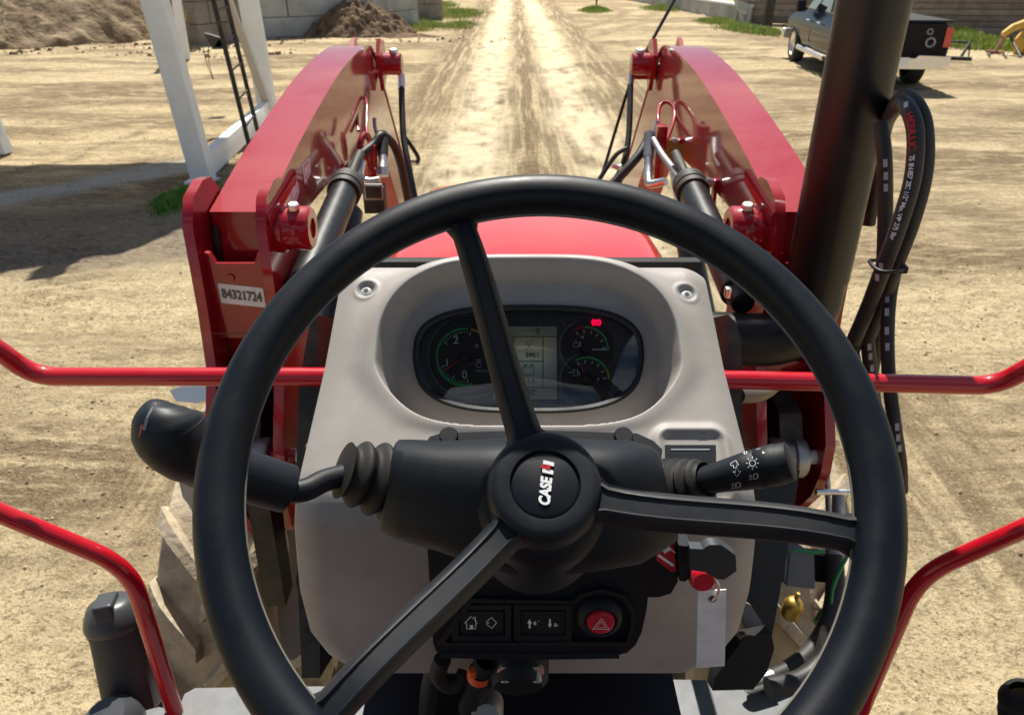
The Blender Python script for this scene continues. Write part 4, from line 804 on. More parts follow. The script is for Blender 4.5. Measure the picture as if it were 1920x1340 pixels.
# ---- auxiliary hoses looped beside the exhaust
def hz_(pts, r=.0108, n=10):
    mb = MB(); mb.tube(catmull([pd(*q_) for q_ in pts], n), r, RUBD, 20); return mb.build('hydraulic_hose', TR)
HA = hz_([(1600, 640, 1.13), (1628, 575, 1.08), (1655, 505, 1.02), (1688, 415, .985), (1712, 330, .965), (1716, 245, .955), (1698, 197, .985), (1680, 203, 1.07), (1660, 240, 1.22), (1645, 330, 1.34), (1630, 420, 1.4)])
HBB = hz_([(1625, 640, 1.15), (1652, 570, 1.10), (1680, 495, 1.04), (1712, 410, 1.01), (1734, 320, .99), (1733, 235, .975), (1712, 190, .99), (1690, 186, 1.05), (1664, 222, 1.24), (1640, 320, 1.36), (1625, 420, 1.42)])
HC_ = hz_([(1628, 742, 1.2), (1640, 660, 1.17), (1652, 570, 1.13), (1658, 470, 1.1), (1660, 380, 1.08), (1658, 290, 1.06), (1650, 230, 1.06)], .0105)
HD = hz_([(1680, 500, 1.08), (1668, 560, 1.08), (1664, 640, 1.08), (1668, 720, 1.08), (1678, 800, 1.08), (1688, 870, 1.1), (1690, 920, 1.12)], .0095)
hz_([(1690, 470, 1.06), (1660, 540, 1.10), (1628, 600, 1.13), (1600, 660, 1.16)], .0085)
hz_([(1600, 655, 1.2), (1606, 700, 1.2), (1600, 760, 1.22)], .0085)
HE = hz_([(1668, 500, 1.1), (1645, 560, 1.12), (1628, 620, 1.14), (1632, 690, 1.16), (1640, 760, 1.18)], .0105)
mb = MB(); p = [pd(*q_) for q_ in ((1630, 490, 1.02), (1650, 508, .985), (1685, 508, .985), (1698, 500, 1.03), (1680, 490, 1.10), (1645, 488, 1.09))]; mb.tube(catmull(p, 6, True), .0024, PLA, 8, closed=True); mb.box(pd(1694, 506, 1.0), (.010, .006, .009), PLA, bev=.001); mb.build('zip_tie', TR)
def hprint(obj, pts_txt, sz, m=MWH):
    t = bvh(obj); k = len(pts_txt); mb = MB(); ok = 0
    for (px, py, ch, dx, dy) in pts_txt:
        p, n_ = hit(t, px, py, .0006); q_, _ = hit(t, px + dx * 2, py + dy * 2, .0006)
        if p and q_: u = (q_ - p).normalized(); w = n_.cross(u); mb.text(ch, p, u, w, sz, m, bold=.01, ext=.0001); ok += 1
    if ok: mb.build('hose_print', obj)
    else: mb.bm.free()
def along(txt, pts, step=None):
    P = catmull([V((a, b, 0)) for a, b in pts], 20); d = [0]
    for a, b in zip(P[:-1], P[1:]): d.append(d[-1] + (b - a).length)
    out = []
    for i, ch in enumerate(txt):
        if ch == ' ': continue
        t = (i + .5) / len(txt) * d[-1]; x_ = np.interp(t, d, [p.x for p in P]); y_ = np.interp(t, d, [p.y for p in P]); x2 = np.interp(min(t + 4, d[-1]), d, [p.x for p in P]); y2 = np.interp(min(t + 4, d[-1]), d, [p.y for p in P])
        x1 = np.interp(max(t - 4, 0), d, [p.x for p in P]); y1 = np.interp(max(t - 4, 0), d, [p.y for p in P]); l_ = math.hypot(x2 - x1, y2 - y1); out.append((x_, y_, ch, (x2 - x1) / l_, (y2 - y1) / l_))
    return out
hprint(HA, along('TS EN 857 2SC 1/2" Max. WP 275 Bar', [(1710, 292), (1706, 330), (1697, 372), (1684, 412), (1672, 450)]), .0085)
hprint(HA, along('HYDRAULIC', [(1703, 214), (1709, 240), (1710, 280)]), .0125, MRD)
for hh_, pts in ((HC_, ((1660, 306), (1661, 330), (1661, 352))), (HD, ((1664, 560), (1663, 585), (1663, 620), (1664, 650))), (HE, ((1630, 650), (1632, 668), (1635, 690))), (HD, ((1682, 800), (1684, 820), (1687, 840))), (HA, ((1652, 500), (1645, 520), (1699, 197)))):
    t = bvh(hh_); mb = MB(); ok = 0
    for a, b in pts:
        p, n_ = hit(t, a, b, .0006); q_, _ = hit(t, a, b + 4, .0006)
        if p and q_: u = (q_ - p).normalized(); mb.stroke([p - u * .0055, p + u * .0055], .0055, MGR, n_); ok += 1
    if ok: mb.build('hose_band', hh_)
    else: mb.bm.free()

# ---- red grab rails, one bent tube each side
def rail(pts, fr, name='grab_rail'):
    mb = MB(); mb.tube(fillet(pts, fr, 10), .0128, REDR, 26); return mb.build(name, TR)
rail([pd(640, 706, 1.015), pd(62, 706, 1.0), pd(-20, 642, .95), pd(-190, 560, .90), pd(-210, 860, .92), pd(-40, 945, .97), pd(243, 1062, 1.06), pZ(328, 1335, H - 1.06)], .055)
rail([pd(1340, 711, 1.015), pd(1868, 723, 1.0), pd(1945, 680, .95), pd(2100, 600, .90), pd(2110, 900, .92), pd(1960, 972, .97), pd(1722, 1078, 1.08), pZ(1606, 1348, H - 1.06)], .055)
# ---- platform
FZ = H - 1.06
def fpt(px, py): p = pZ(px, py, FZ); return (p.x, p.y)
mb = MB(); P = [V((a, b, FZ)) for a, b in [fpt(338, 1320), fpt(346, 1300), fpt(366, 1289), fpt(560, 1286), fpt(800, 1286)]] + [V((-.14, .2, FZ)), V((-.56, .2, FZ))]
mb.prism(P, ALU, V((0, 0, -.02)), bev=.006, seg=3); FP = mb.build('floor_plate', TR)
mb = MB(); P = [V((a, b, FZ)) for a, b in [fpt(1150, 1272), fpt(1500, 1276), fpt(1560, 1284), fpt(1590, 1310)]] + [V((.62, .2, FZ)), V((.16, .2, FZ))]; mb.prism(P, ALU, V((0, 0, -.02)), bev=.006, seg=3); mb.build('floor_plate', TR)
mb = MB(); P = [V((a, b, FZ - .03)) for a, b in [fpt(255, 1345), fpt(262, 1325), fpt(340, 1298), fpt(344, 1345)]]; mb.prism(P, REDP, V((0, 0, -.02)), bev=.003); mb.box((-.42, .35, FZ - .08), (.4, .9, .07), REDP, bev=.01); mb.build('floor_frame', TR); mb = MB(); mb.box((.47, .35, FZ - .08), (.36, .9, .05), REDP, bev=.01); mb.build('floor_frame', TR)
mb = MB(); mb.prism([V((a, b, FZ + .006)) for a, b in [fpt(273, 1345), fpt(276, 1335), fpt(300, 1329), fpt(318, 1334), fpt(322, 1350)]], ALU, V((0, 0, -.02)), bev=.003); mb.build('rail_foot', TR)
mb = MB(); mb.box((.01, .52, FZ - .10), (.34, .70, .30), DARK, bev=.03); mb.box((.012, .72, FZ + .10), (.40, .30, .30), PLA, bev=.03); TU = mb.build('transmission_tunnel', TR)
mb = MB(); mb.lathe([(0, 0), (.05, 0), (.055, -.01), (.055, -.05), (0, -.05)], pd(985, 1300, .98), (0, -1, .3), DARK, 30); mb.build('pedal_hub', TR)
# parts hanging below the switch panel
mb = MB(); c0 = pd(880, 1330, .80); c1 = pd(912, 1236, .74); a = c1 - c0; mb.lathe([(.0105 + .0018 * math.sin(i * 1.57), a.length * i / 44) for i in range(45)], c0, a, RUB, 28); SP = mb.build('cable_boot', TR)
mb = MB(); mb.lathe([(.0118, 0), (.0126, .002), (.0126, .010), (.0118, .012)], pd(897, 1268, .758), a, ORG, 24); mb.box(pd(888, 1260, .745), (.007, .008, .010), ORG, bev=.002); mb.build('cable_clip', SP)
mb = MB(); mb.lathe([(0, .025), (.024, .025), (.03, .018), (.032, -.02), (0, -.02)], pd(972, 1240, .76), (0, -.9, -.3), PLA, 32); CP = mb.build('column_pivot', TR)
for px in (946, 1006):
    mb = MB(); mb.tube([pd(px, 1252, .735), pd(px + 1, 1276, .735)], .0048, STEEL, 12); mb.lathe([(.004, .002), (.0075, .001), (.0075, -.003)], pd(px, 1258, .733), (0, -1, 0), CHR, 14); mb.build('spring_end', CP)
hose('brake_hose', [(830, 1235, .76), (822, 1262, .77), (838, 1282, .78), (862, 1278, .78), (872, 1262, .78)], .009, RUB); hose('steel_line', [(912, 1275, .77), (940, 1277, .76)], .003, BRS)
hose('brake_hose', [(800, 1340, .9), (805, 1290, .86), (815, 1250, .82)], .01, RUB); hose('brake_hose', [(935, 1345, .85), (930, 1300, .83), (935, 1260, .8)], .006, RUB)
mb = MB(); mb.lathe([(0, .012), (.014, .010), (.018, .002), (.018, -.02)], pd(912, 1335, .79), (0, -.8, .4), STEEL, 28); mb.build('brake_knob', TR)
# right hand side by the engine
mb = MB(); mb.prism([pd(*q_, 1.14) for q_ in ((1424, 890), (1500, 880), (1482, 1000), (1448, 1190), (1430, 1215), (1392, 1160), (1400, 1000))], PIPE, FW * .03, bev=.006); mb.build('side_bracket', TR)
mb = MB(); mb.prism([pd(*q_, 1.05) for q_ in ((1395, 1195), (1446, 1185), (1452, 1215), (1438, 1260), (1412, 1292), (1336, 1294), (1340, 1270))], RUB, FW * .03, bev=.006); mb.build('mud_flap', TR)
mb = MB(); mb.prism([pd(*q_, 1.10) for q_ in ((1396, 1128), (1408, 1134), (1430, 1168), (1404, 1192), (1392, 1160))], ALU, FW * .01, bev=.002); mb.build('step_bracket', TR)
mb = MB(); mb.prism([pd(*q_, 1.3) for q_ in ((1482, 1036), (1526, 1038), (1528, 1104), (1476, 1098))], GBL, FW * .08, bev=.006, seg=3); mb.prism([pd(*q_, 1.36) for q_ in ((1530, 1040), (1556, 1042), (1556, 1092), (1530, 1090))], PLA, FW * .05, bev=.004); mb.build('control_module', TR)
mb = MB(); c = pd(1480, 1152, 1.25); mb.lathe([(0, 0), (.015, .0), (.0165, .003), (.015, .008), (.0165, .012), (.015, .018), (.0165, .024), (.013, .032), (.010, .036), (.004, .038), (.003, .052), (0, .052)], c, (.1, -.05, 1), BRS, 30); mb.build('brass_filter', TR)
GH = hose('hydraulic_hose', [(1563, 1040, 1.35), (1566, 1100, 1.33), (1556, 1160, 1.30), (1526, 1215, 1.27), (1480, 1255, 1.24), (1424, 1280, 1.22)], .0165); hose('hose_end', [(1448, 1268, 1.22), (1410, 1282, 1.21), (1404, 1284, 1.21)], .0135, CHR, GH); hose('hose_end', [(1562, 1030, 1.36), (1564, 1050, 1.35), (1566, 1108, 1.34)], .014, STEEL, GH)
hose('hydraulic_hose', [(1560, 1180, 1.22), (1540, 1240, 1.2), (1500, 1275, 1.18), (1440, 1288, 1.17)], .017, RUBD)
hose('green_cable', [(1590, 1040, 1.3), (1572, 1075, 1.3), (1560, 1110, 1.3), (1556, 1160, 1.31), (1535, 1200, 1.33)], .003, GRN); hose('green_cable', [(1482, 1034, 1.3), (1500, 1031, 1.3), (1525, 1035, 1.3), (1545, 1032, 1.3)], .0028, GRN)
hose('green_plug', [(1550, 1150, 1.36), (1538, 1172, 1.35)], .014, GRN); 
mb = MB(); mb.tube([pd(1530, 922, 1.45), pd(1610, 922, 1.45)], .006, CHR, 12); mb.tube([pd(1572, 925, 1.46), pd(1572, 1000, 1.44)], .012, STEEL, 14); mb.tube([pd(1550, 880, 1.5), pd(1555, 980, 1.5)], .006, STEEL, 10); mb.build('tie_rod', TR)
mb = MB(); mb.lathe([(0, 0), (.008, .001), (.009, .006), (.009, .03)], pd(1397, 745, 1.05), (-.2, 1, 0), CHR, 20); mb.tube(catmull([pd(1385, 742, 1.05), pd(1420, 740, 1.08), (pd(1445, 728, 1.15)), pd(1460, 710, 1.2)], 6), .011, mat('dull_tube', (.17, .14, .11), .4, metal=.5), 14); mb.build('fuel_line', TR)
mb = MB(); mb.prism([pd(*q_, 1.02) for q_ in ((1365, 590), (1380, 604), (1390, 640), (1392, 960), (1380, 980), (1360, 980))], DARK, FW * .3, bev=.006); mb.build('side_panel', TR); mb = MB(); mb.prism([pd(*q_, 1.02) for q_ in ((596, 590), (580, 610), (560, 720), (553, 980), (566, 1270), (600, 1270))][::-1], DARK, FW * .3, bev=.006); mb.build('side_panel', TR)
mb = MB(); mb.box(pd(1364, 548, 1.1), (.008, .012, .016), CHR, bev=.003); mb.build('fuel_cap', TR)
mb = MB(); mb.prism([pd(*q_, 1.62) for q_ in ((318, 732), (340, 724), (384, 724), (392, 742), (372, 756), (330, 752))], MATS['bright_zinc'], FW * .03, bev=.006); mb.build('marker_lamp', TR)

# ---- black canister (breather) and boot at the frame's corners
mb = MB(); t0 = pd(212, 1145, 1.20); t1 = pd(272, 1420, 1.26); ax = t1 - t0; mat('cap_plastic', (.05, .055, .062), .38)
mb.lathe([(.0415, .012), (.0435, .018), (.0435, .03), (.041, .032), (.042, .10), (.043, .17), (.0445, .172), (.0435, .176), (.044, .26)], t0, ax, mat('canister_plastic', (.035, .038, .042), .5, dust=.15), 44); CN = mb.build('breather_canister', TR)
mb = MB(); mb.lathe([(0, -.022), (.026, -.021), (.036, -.014), (.042, 0), (.045, .010), (.046, .020), (.0445, .024)], t0, ax, MATS['cap_plastic'], 44)
u = ax.normalized(); side = u.cross(FW).normalized(); mb.box(t0 - u * .012 - FW * .016, (.030, .05, .030), MATS['cap_plastic'], rot=ax.to_track_quat('-Z', 'Y').to_matrix(), bev=.006, seg=3); mb.build('canister_cap', CN)
mb = MB(); mb.lathe([(0, -.02), (.03, -.018), (.042, -.005), (.045, .01), (.045, .1)], pd(205, 1352, 1.15), (.1, .2, -1), MATS['cap_plastic'], 36); mb.build('canister_cap', TR)
mb = MB(); mb.lathe([(.012, -.03), (.02, -.028), (.028, -.018), (.030, -.008), (.028, -.004), (.034, .006), (.036, .02), (.036, .10)], pd(1922, 1322, 1.0), (.45, -.25, -1), RUB, 40); mb.build('lever_boot', TR)

# ---- front wheels
def tyre(cx, s):
    mb = MB(); Rr = .545; w = .14; c = V((cx, 1.77, .57))
    prof_ = [(.31, -.09), (.34, -.12), (.42, -.138), (.49, -.135), (.515, -.12), (.525, -.06), (.527, 0), (.525, .06), (.515, .12), (.49, .135), (.42, .138), (.34, .12), (.31, .09)]
    mb.lathe(prof_, c, (1, 0, 0), TYRE, 72); T_ = mb.build('front_wheel', TR)
    mb = MB(); rnd = random.Random(3)
    for k in range(36):
        sd_ = 1 if k % 2 else -1; a0 = 2 * math.pi * k / 36; rings = []
        for t in np.linspace(0, 1, 7):
            xx = sd_ * (.006 + t * .128); aa = a0 - t * .26; rr = (.565 if t < .8 else .553 - (t - .8) * .10) + rnd.uniform(-.002, .002); rb_ = .50 if t < .85 else .47
            wv = .021 + .006 * t; ta = V((0, -math.sin(aa), math.cos(aa))); rad = V((0, math.cos(aa), math.sin(aa)))
            P0 = c + V((xx, 0, 0)); rings.append([P0 + rad * rb_ + ta * wv * 1.5, P0 + rad * rr + ta * wv * .85, P0 + rad * (rr - .001) - ta * wv * .85, P0 + rad * rb_ - ta * wv * 1.5])
        mb.loft(rings, TYRE, smooth=False)
    mb.build('tread', T_)
    mb = MB(); mb.lathe([(0, -.02), (.10, -.02), (.12, .02), (.24, .03), (.29, .09), (.315, .10), (.315, -.10), (.29, -.09)], c, (s, 0, 0), mat('rim_paint', (.62, .60, .55), .45, dust=.3) if 'rim_paint' not in MATS else MATS['rim_paint'], 60); mb.build('rim', T_)
tyre(AX - .765, -1); tyre(AX + .715, 1)

# ---- key tag hanging from the ignition key
KT_ = empty('key_tag', pp(1332, 1180, .0), 'white scuffed blank key tag hanging from a steel ring under the ignition', 'key tag')
mb = MB(); mb.prism([pp(*q_, .002) for q_ in ((1309, 1108), (1362, 1105), (1359, 1248), (1306, 1252))], TAG, PYN * -.0012, bev=.0004); mb.build('tag_plate', KT_)
mb = MB(); mb.lathe([(0, .0002), (.0028, .0001), (.0032, -.0004)], pp(1336, 1122, .0022), PYN, MBK, 16); mb.lathe([(.0028, .0001), (.0036, .0006), (.0042, 0)], pp(1336, 1122, .0023), PYN, STEEL, 20); mb.build('eyelet', KT_)
mb = MB(); mb.tube(catmull([pp(1336, 1124, .004), pp(1346, 1112, .006), pp(1347, 1096, .006), pp(1340, 1086, .004), pp(1332, 1090, .0), pp(1329, 1106, -.003), pp(1332, 1120, -.003)], 6, True), .0012, CHR, 8, closed=True); mb.build('key_ring', KT_)
# ------------------------------------------------------------------ rear of the tractor (seat, fenders) and an added roof on posts, out of the frame: it shades and is mirrored
mb = MB(); mb.box((.015, -.42, 1.50), (.50, .46, .14), RUB, bev=.05, seg=4); mb.box((.015, -.70, 1.82), (.50, .14, .66), RUB, bev=.06, seg=4, rot=Matrix.Rotation(R(10), 3, 'X')); mb.build('seat', TR)
for s in (-1, 1):
    mb = MB(); mb.prism([V((AX + s * .46, y, z)) for y, z in ((-.05, 1.12), (-.15, 1.55), (-.40, 1.78), (-.95, 1.82), (-1.5, 1.55), (-1.7, 1.1))], PLA, V((s * .42, 0, 0)), bev=.04, seg=3); mb.build('rear_fender', TR)
    mb = MB(); c = V((AX + s * .74, -.85, .80)); mb.lathe([(.45, -.16), (.70, -.18), (.78, -.16), (.80, 0), (.78, .16), (.70, .18), (.45, .16), (0, .05)], c, (s, 0, 0), TYRE, 60); mb.build('rear_wheel', TR)
mb = MB(); mb.box((AX, -.42, 3.34), (1.25, 1.55, .05), PLA, bev=.02, seg=3); mb.build('sky_block_roof', TR)  # unseen roof added to keep sky light off the dash
for s in (-1, 1): mb = MB(); mb.box((AX + s * .50, -1.0, 2.2), (.07, .09, 2.25), DARK, bev=.01); mb.build('sky_block_post', TR)  # posts under the added roof
mb = MB(); mb.box((AX, -.6, .85), (.5, 1.6, .6), DARK, bev=.05); mb.build('rear_axle_housing', TR)

# ------------------------------------------------------------------ white steel hopper stand with a ladder
HB_ = empty('hopper_stand', (-5.1, 10.3, 0), 'white painted steel stand with leaning legs and a black ladder', 'steel stand')
def beam(name, a, b, w, d, m, parent, up=V((0, 0, 1)), bev=.006):
    a = V(a); b = V(b); t = (b - a).normalized(); sd_ = t.cross(up); sd_ = sd_.normalized() if sd_.length > .01 else V((1, 0, 0)); u = sd_.cross(t)
    mb = MB(); c = (a + b) / 2; rot = Matrix((sd_, t, u)).transposed(); mb.box(c, (w, (b - a).length, d), m, rot=rot, bev=bev); return mb.build(name, parent)
lA = pZ(383, 338, .02); lB = pZ(505, 222, .02)
def upfrom(b, px_top, h_=4.6):   # lean of a leg so that it leaves the top of the frame at px_top
    t = pY(px_top, 0, b.y); k = (t - b) / (t.z - b.z); return b + k * h_
tA = upfrom(lA, 290); tB = upfrom(lB, 466); lD = pZ(3, 288, .02); tD = lD + V((-.5, 0, 4.6)); lC = pZ(349, 112, .0); tC = pY(331, 0, lC.y); tC = lC + (tC - lC) * 3
for a, b, w in ((lA, tA, .23), (lB, tB, .26), (lD, tD, .23)): beam('leg', a, b, w, .18, WHT, HB_, up=Y3)
beam('leg', lC, tC, .20, .12, WHT, HB_, up=Y3)
beam('base_beam', lA + V((.0, .11, .14)), lB + V((.0, -.11, .14)), .12, .26, WHT, HB_)
beam('base_plate', lA + V((0, -.16, -.0)), lA + V((0, .16, -.0)), .34, .03, WHT, HB_)
WD = mat('old_wood', (.33, .26, .18), .8, var=.3, vscale=5)
bb = pY(497, 190, lB.y - .1); bt = pY(430, 4, lB.y - .1); beam('brace', bb, bb + (bt - bb) * 1.9, .10, .05, mat('tan_brace', (.50, .46, .38), .7), HB_, up=Y3)
lad = [(pZ(466, 268, .3), pY(402, 0, 0), 402), (pZ(482, 245, .3), None, 425)]
r0_ = pZ(467, 272, .25); r1_ = pZ(483, 246, .25)
t0_ = pY(400, 0, r0_.y); t1_ = pY(424, 0, r1_.y); k0 = (t0_ - r0_) / (t0_.z - r0_.z); k1 = (t1_ - r1_) / (t1_.z - r1_.z)
for r_, k in ((r0_, k0), (r1_, k1)): beam('ladder_rail', r_, r_ + k * 4.2, .05, .03, DARK, HB_, up=Y3)
for i in range(13):
    mb = MB(); z = .2 + i * .32; mb.tube([r0_ + k0 * z, r1_ + k1 * z], .011, DARK, 8); mb.build('ladder_rung', HB_)
mb = MB(); mb.prism([V(p) for p in ((-4.5, 8.75, 4.65), (-3.5, 9.3, 4.65), (-3.15, 10.2, 4.65), (-3.2, 12.2, 4.65), (-9.5, 12.0, 4.65), (-9.5, 8.9, 4.65))][::-1], WHT, V((0, 0, .6)), bev=.02)
mb.build('hopper_floor', HB_)
mb = MB(); w_ = catmull([pY(381, 90, 13), pY(388, 120, 13), pY(400, 150, 13), pY(392, 118, 13), pY(391, 90, 13), pY(386, 88, 13)], 6); mb.tube(w_, .006, DARK, 6); hw_ = mb.build('hanging_wire', HB_)
mb = MB(); p = pY(398, 75, 13); mb.prism([p + V(q_) for q_ in ((-.12, 0, .10), (.16, 0, .02), (.16, 0, -.14), (-.02, 0, -.14))], DARK, V((0, .12, 0)), bev=.01); mb.build('pump_box', HB_)
mb = MB(); mb.prism([pY(409, 75, 13.0), pY(416, 78, 13.0), pY(415, 89, 13.0), pY(402, 88, 13.0)], mat('pink_rag', (.75, .42, .48), .9), V((0, .05, 0)), bev=.01); tag(mb.build('rag'), 'small pink rag lying beside the black ladder', 'rag')

# ------------------------------------------------------------------ earth bank, block walls, soil heap
def mound(name, cx, cy, rx, ry, hgt, m, seed, rz=0, n=90, jag=.35, power=1.2, **kw):
    g = np.linspace(-1.15, 1.15, n); A, B_ = np.meshgrid(g, g); r_ = np.hypot(A, B_)
    hh = np.clip(1 - r_ ** power, 0, 1) ** .8; nz = fbm(A * 4.2 + 9, B_ * 3.2, seed, 6, .66); Z = hh * hgt * (1 + nz * jag * 2.8) + fbm(A * 9, B_ * 9, seed + 5, 4, .6) * hgt * .35 * (hh > 0) - (hh <= 0) * .10 - .02
    c, s = math.cos(rz), math.sin(rz); X = cx + (A * rx * c - B_ * ry * s); Y = cy + (A * rx * s + B_ * ry * c); return grid_mesh(name, X, Y, Z, m, **kw)
BANK = mat('bank_soil', (.13, .085, .055), .95, var=1, vscale=1.6, vcol=(.36, .27, .175), bump=1, bscale=9, bdet=8, dust=.35, dustcol=(.5, .41, .27), spec=.1)
HEAP = mat('heap_soil', (.075, .05, .035), .95, var=1, vscale=2.6, vcol=(.24, .165, .10), bump=1, bscale=14, bdet=8, spec=.1)
mound('earth_bank', -19.2, 29.0, 9.3, 7.6, 2.4, BANK, 91, rz=.06, n=240, jag=.42, power=3.0, kind='structure', label='brown earth bank behind the yard')
hp = mound('soil_heap', -5.15, 27.6, 1.95, 1.6, 1.05, HEAP, 97, n=110, jag=.3); tag(hp, 'brown heap of loose soil and manure in front of the blocks', 'soil heap')
hp2 = mound('soil_heap', -3.55, 26.5, 1.3, .6, .16, HEAP, 99, n=60); tag(hp2, 'low flat spill of dark soil beside the grass patch', 'soil heap')
CONC = mat('block_concrete', (.36, .365, .35), .9, var=1, vscale=1.1, vcol=(.52, .54, .53), bump=.4, bscale=20, dust=.5, dustcol=(.2, .18, .15), spec=.2)
CONB = mat('block_brown', (.22, .195, .17), .9, var=1, vscale=1.4, vcol=(.33, .30, .26), bump=.4, bscale=20, dust=.5, dustcol=(.13, .11, .09), spec=.2)
def blockwall(a, b, rows, bl, m, label, tilt=0):
    a = V((*a, 0)); b = V((*b, 0)); t = (b - a).normalized(); n_ = int(round((b - a).length / bl)); L_ = (b - a).length / n_; root = empty('block_wall', a, label, 'block wall'); rot = Matrix((t, V((-t.y, t.x, 0)), Z3)).transposed()
    for r_ in range(rows):
        for i in range(n_ + (r_ % 2)):
            x0 = (i - .5 * (r_ % 2)) * L_; x1 = x0 + L_; x0 = max(x0, 0); x1 = min(x1, n_ * L_)
            if x1 - x0 < .1: continue
            mb = MB(); c = a + t * ((x0 + x1) / 2) + Z3 * (.3 + r_ * .6 - .02) + V((0, random.uniform(-.03, .03), 0)); mb.box(c, (x1 - x0 - .03, .6, .585), m[(i * 3 + r_) % len(m)], rot=rot, bev=.025); mb.build('block', root)
blockwall((-9.35, 23.6), (-8.55, 25.8), 4, 1.15, [CONB], 'short brownish concrete block wall end left of the white leg')
blockwall((-8.35, 26.6), (-4.9, 28.7), 4, 2.0, [CONC, CONC, CONB], 'grey concrete block wall behind the soil heap')
blockwall((-4.7, 29.4), (-3.9, 31.8), 4, 1.3, [CONC], 'grey concrete blocks stepping back right of the heap')
blockwall((-4.6, 34.8), (-3.1, 35.6), 3, 1.6, [CONB], 'far weathered grey blocks behind the grass patch')
# rubble and dead stalks along the bank's foot
STONE = mat('stone', (.40, .37, .33), .9, var=.3, vscale=6)
scatter('rubble', 700, ((-16, -6), (21, 24)), .04, .13, CLODD, label='brown clods at the foot of the earth bank')
scatter('rubble', 260, ((-8, 0), (24.5, 26.5)), .03, .09, CLODD, label='brown clods around the soil heap')
def shrub(x, y, hgt, n, cols, label, cat='bush'):
    root = empty('shrub', (x, y, 0), label, cat); z0 = 0
    mb = MB(); st = []
    for i in range(14):
        a = random.random() * 6.28; l_ = hgt * random.uniform(.5, 1); p = V((x + random.uniform(-.1, .1), y + random.uniform(-.1, .1), z0)); e = p + V((math.cos(a) * l_ * .5, math.sin(a) * l_ * .5, l_)); mb.tube([p, (p + e) / 2 + V((0, 0, .05)), e], [.012, .008, .004], WD, 5); st.append((p, e))
    mb.build('stem', root); mb = MB(); vs = []; fs = []
    for i in range(n):
        p, e = random.choice(st); c = p.lerp(e, random.uniform(.2, 1)) + V([random.gauss(0, hgt * .10) for _ in range(3)]); u = V([random.gauss(0, 1) for _ in range(3)]).normalized() * hgt * .06; w = u.orthogonal().normalized() * hgt * .025; k = len(vs); vs += [c - u, c + w, c + u, c - w]; fs.append((k, k + 1, k + 2, k + 3))
    mb.raw(vs, fs, cols); mb.build('leaves', root); return root
sx_, sy_ = gp(25, 98); 
LG = mat('grey_leaf', (.20, .25, .14), .8); LY = mat('yellow_leaf', (.45, .33, .09), .8)
s1 = shrub(-14.9, 22.8, 1.3, 500, LG, 'grey green weedy bush on the left of the earth bank'); s2_ = shrub(-9.75, 23.0, 1.2, 350, LY, 'yellow dry bush beside the brownish block wall')
blades('grass', [(-11.6, 30.5, 1.6, 1.0)], 2500, .5, GC, 'green grass on top of the earth bank')
for o_ in (s1,): 
    l_, _, _, _ = V((0, 0, 0)), 0, 0, 0
# ------------------------------------------------------------------ right: low concrete wall, posts, board wall
LCW = MB(); a = V((*gp(1392, 44), 0)); b = V((*gp(1178, 1), 0)); b = a + (b - a) * 1.15; t = (b - a).normalized(); nrm_ = V((t.y, -t.x, 0)); 
if nrm_.y > 0: nrm_ = -nrm_
LCW.prism([a, b, b + Z3 * .55, a + Z3 * .55], CONC, -nrm_ * .35, bev=.02); W1 = LCW.build('low_wall'); tag(W1, 'low grey concrete feed wall along the right side', 'low wall')
mb = MB(); mb.prism([a + Z3 * .57 + nrm_ * .03, b + Z3 * .57 + nrm_ * .03, b + Z3 * .66 + nrm_ * .03, a + Z3 * .66 + nrm_ * .03], WHT, -nrm_ * .4, bev=.01); mb.build('cap_rail', W1)
def boardwall(a, b, hgt, m, m2, label, nb=9):
    a = V((*a, 0)); b = V((*b, 0)); t = (b - a).normalized(); nrm = V((t.y, -t.x, 0)); nrm = -nrm if nrm.y > 0 else nrm; root = empty('board_wall', a, label, 'board wall'); hb = hgt / nb; rot = Matrix((t, -nrm, Z3)).transposed()
    for i in range(nb):
        mb = MB(); mb.box(a + (b - a) / 2 + Z3 * (hb * (i + .5)) + nrm * random.uniform(0, .015), ((b - a).length, .045, hb - .018), m if i % 3 else m2, rot=rot, bev=.004); mb.build('board', root)
    mb = MB(); mb.box(a + (b - a) / 2 + Z3 * hgt / 2 - nrm * .06, ((b - a).length, .04, hgt), DARK, rot=rot, bev=0); mb.build('backing', root)
    return root, t, nrm
BW1 = mat('board_brown', (.20, .15, .115), .85, var=1, vscale=3, vcol=(.33, .27, .21), bump=.4, bscale=30, dust=.4); BW2 = mat('board_grey', (.27, .22, .175), .85, var=1, vscale=3, vcol=(.40, .33, .26), bump=.4, bscale=30, dust=.4)
boardwall((13.2, 28.2), (24, 27.2), 3.2, BW1, BW2, 'weathered brown board wall behind the grass on the right', 17)
boardwall((9.1, 33.2), (13.3, 31.0), 2.6, BW2, BW1, 'pale slatted board wall behind the pickup truck', 11)
for px, py, w, lab, mt in ((1437, 57, .30, 'thick dark wooden post left of the pickup truck', DARK), (1762, 62, .34, 'dark steel column behind the truck tailgate', DARK), (1118, 14, .09, 'thin dark post in the far grass tuft', DARK)):
    x_, y_ = gp(px, py); mb = MB(); mb.box((x_, y_, 1.6), (w, w * .8, 3.2), MATS['old_wood'] if False else mt, bev=.02); o_ = mb.build('post'); tag(o_, lab, 'post')
mb = MB(); x_, y_ = gp(1388, 50)
GV = mat('galvanised', (.45, .48, .50), .45, metal=.6, dust=.3)
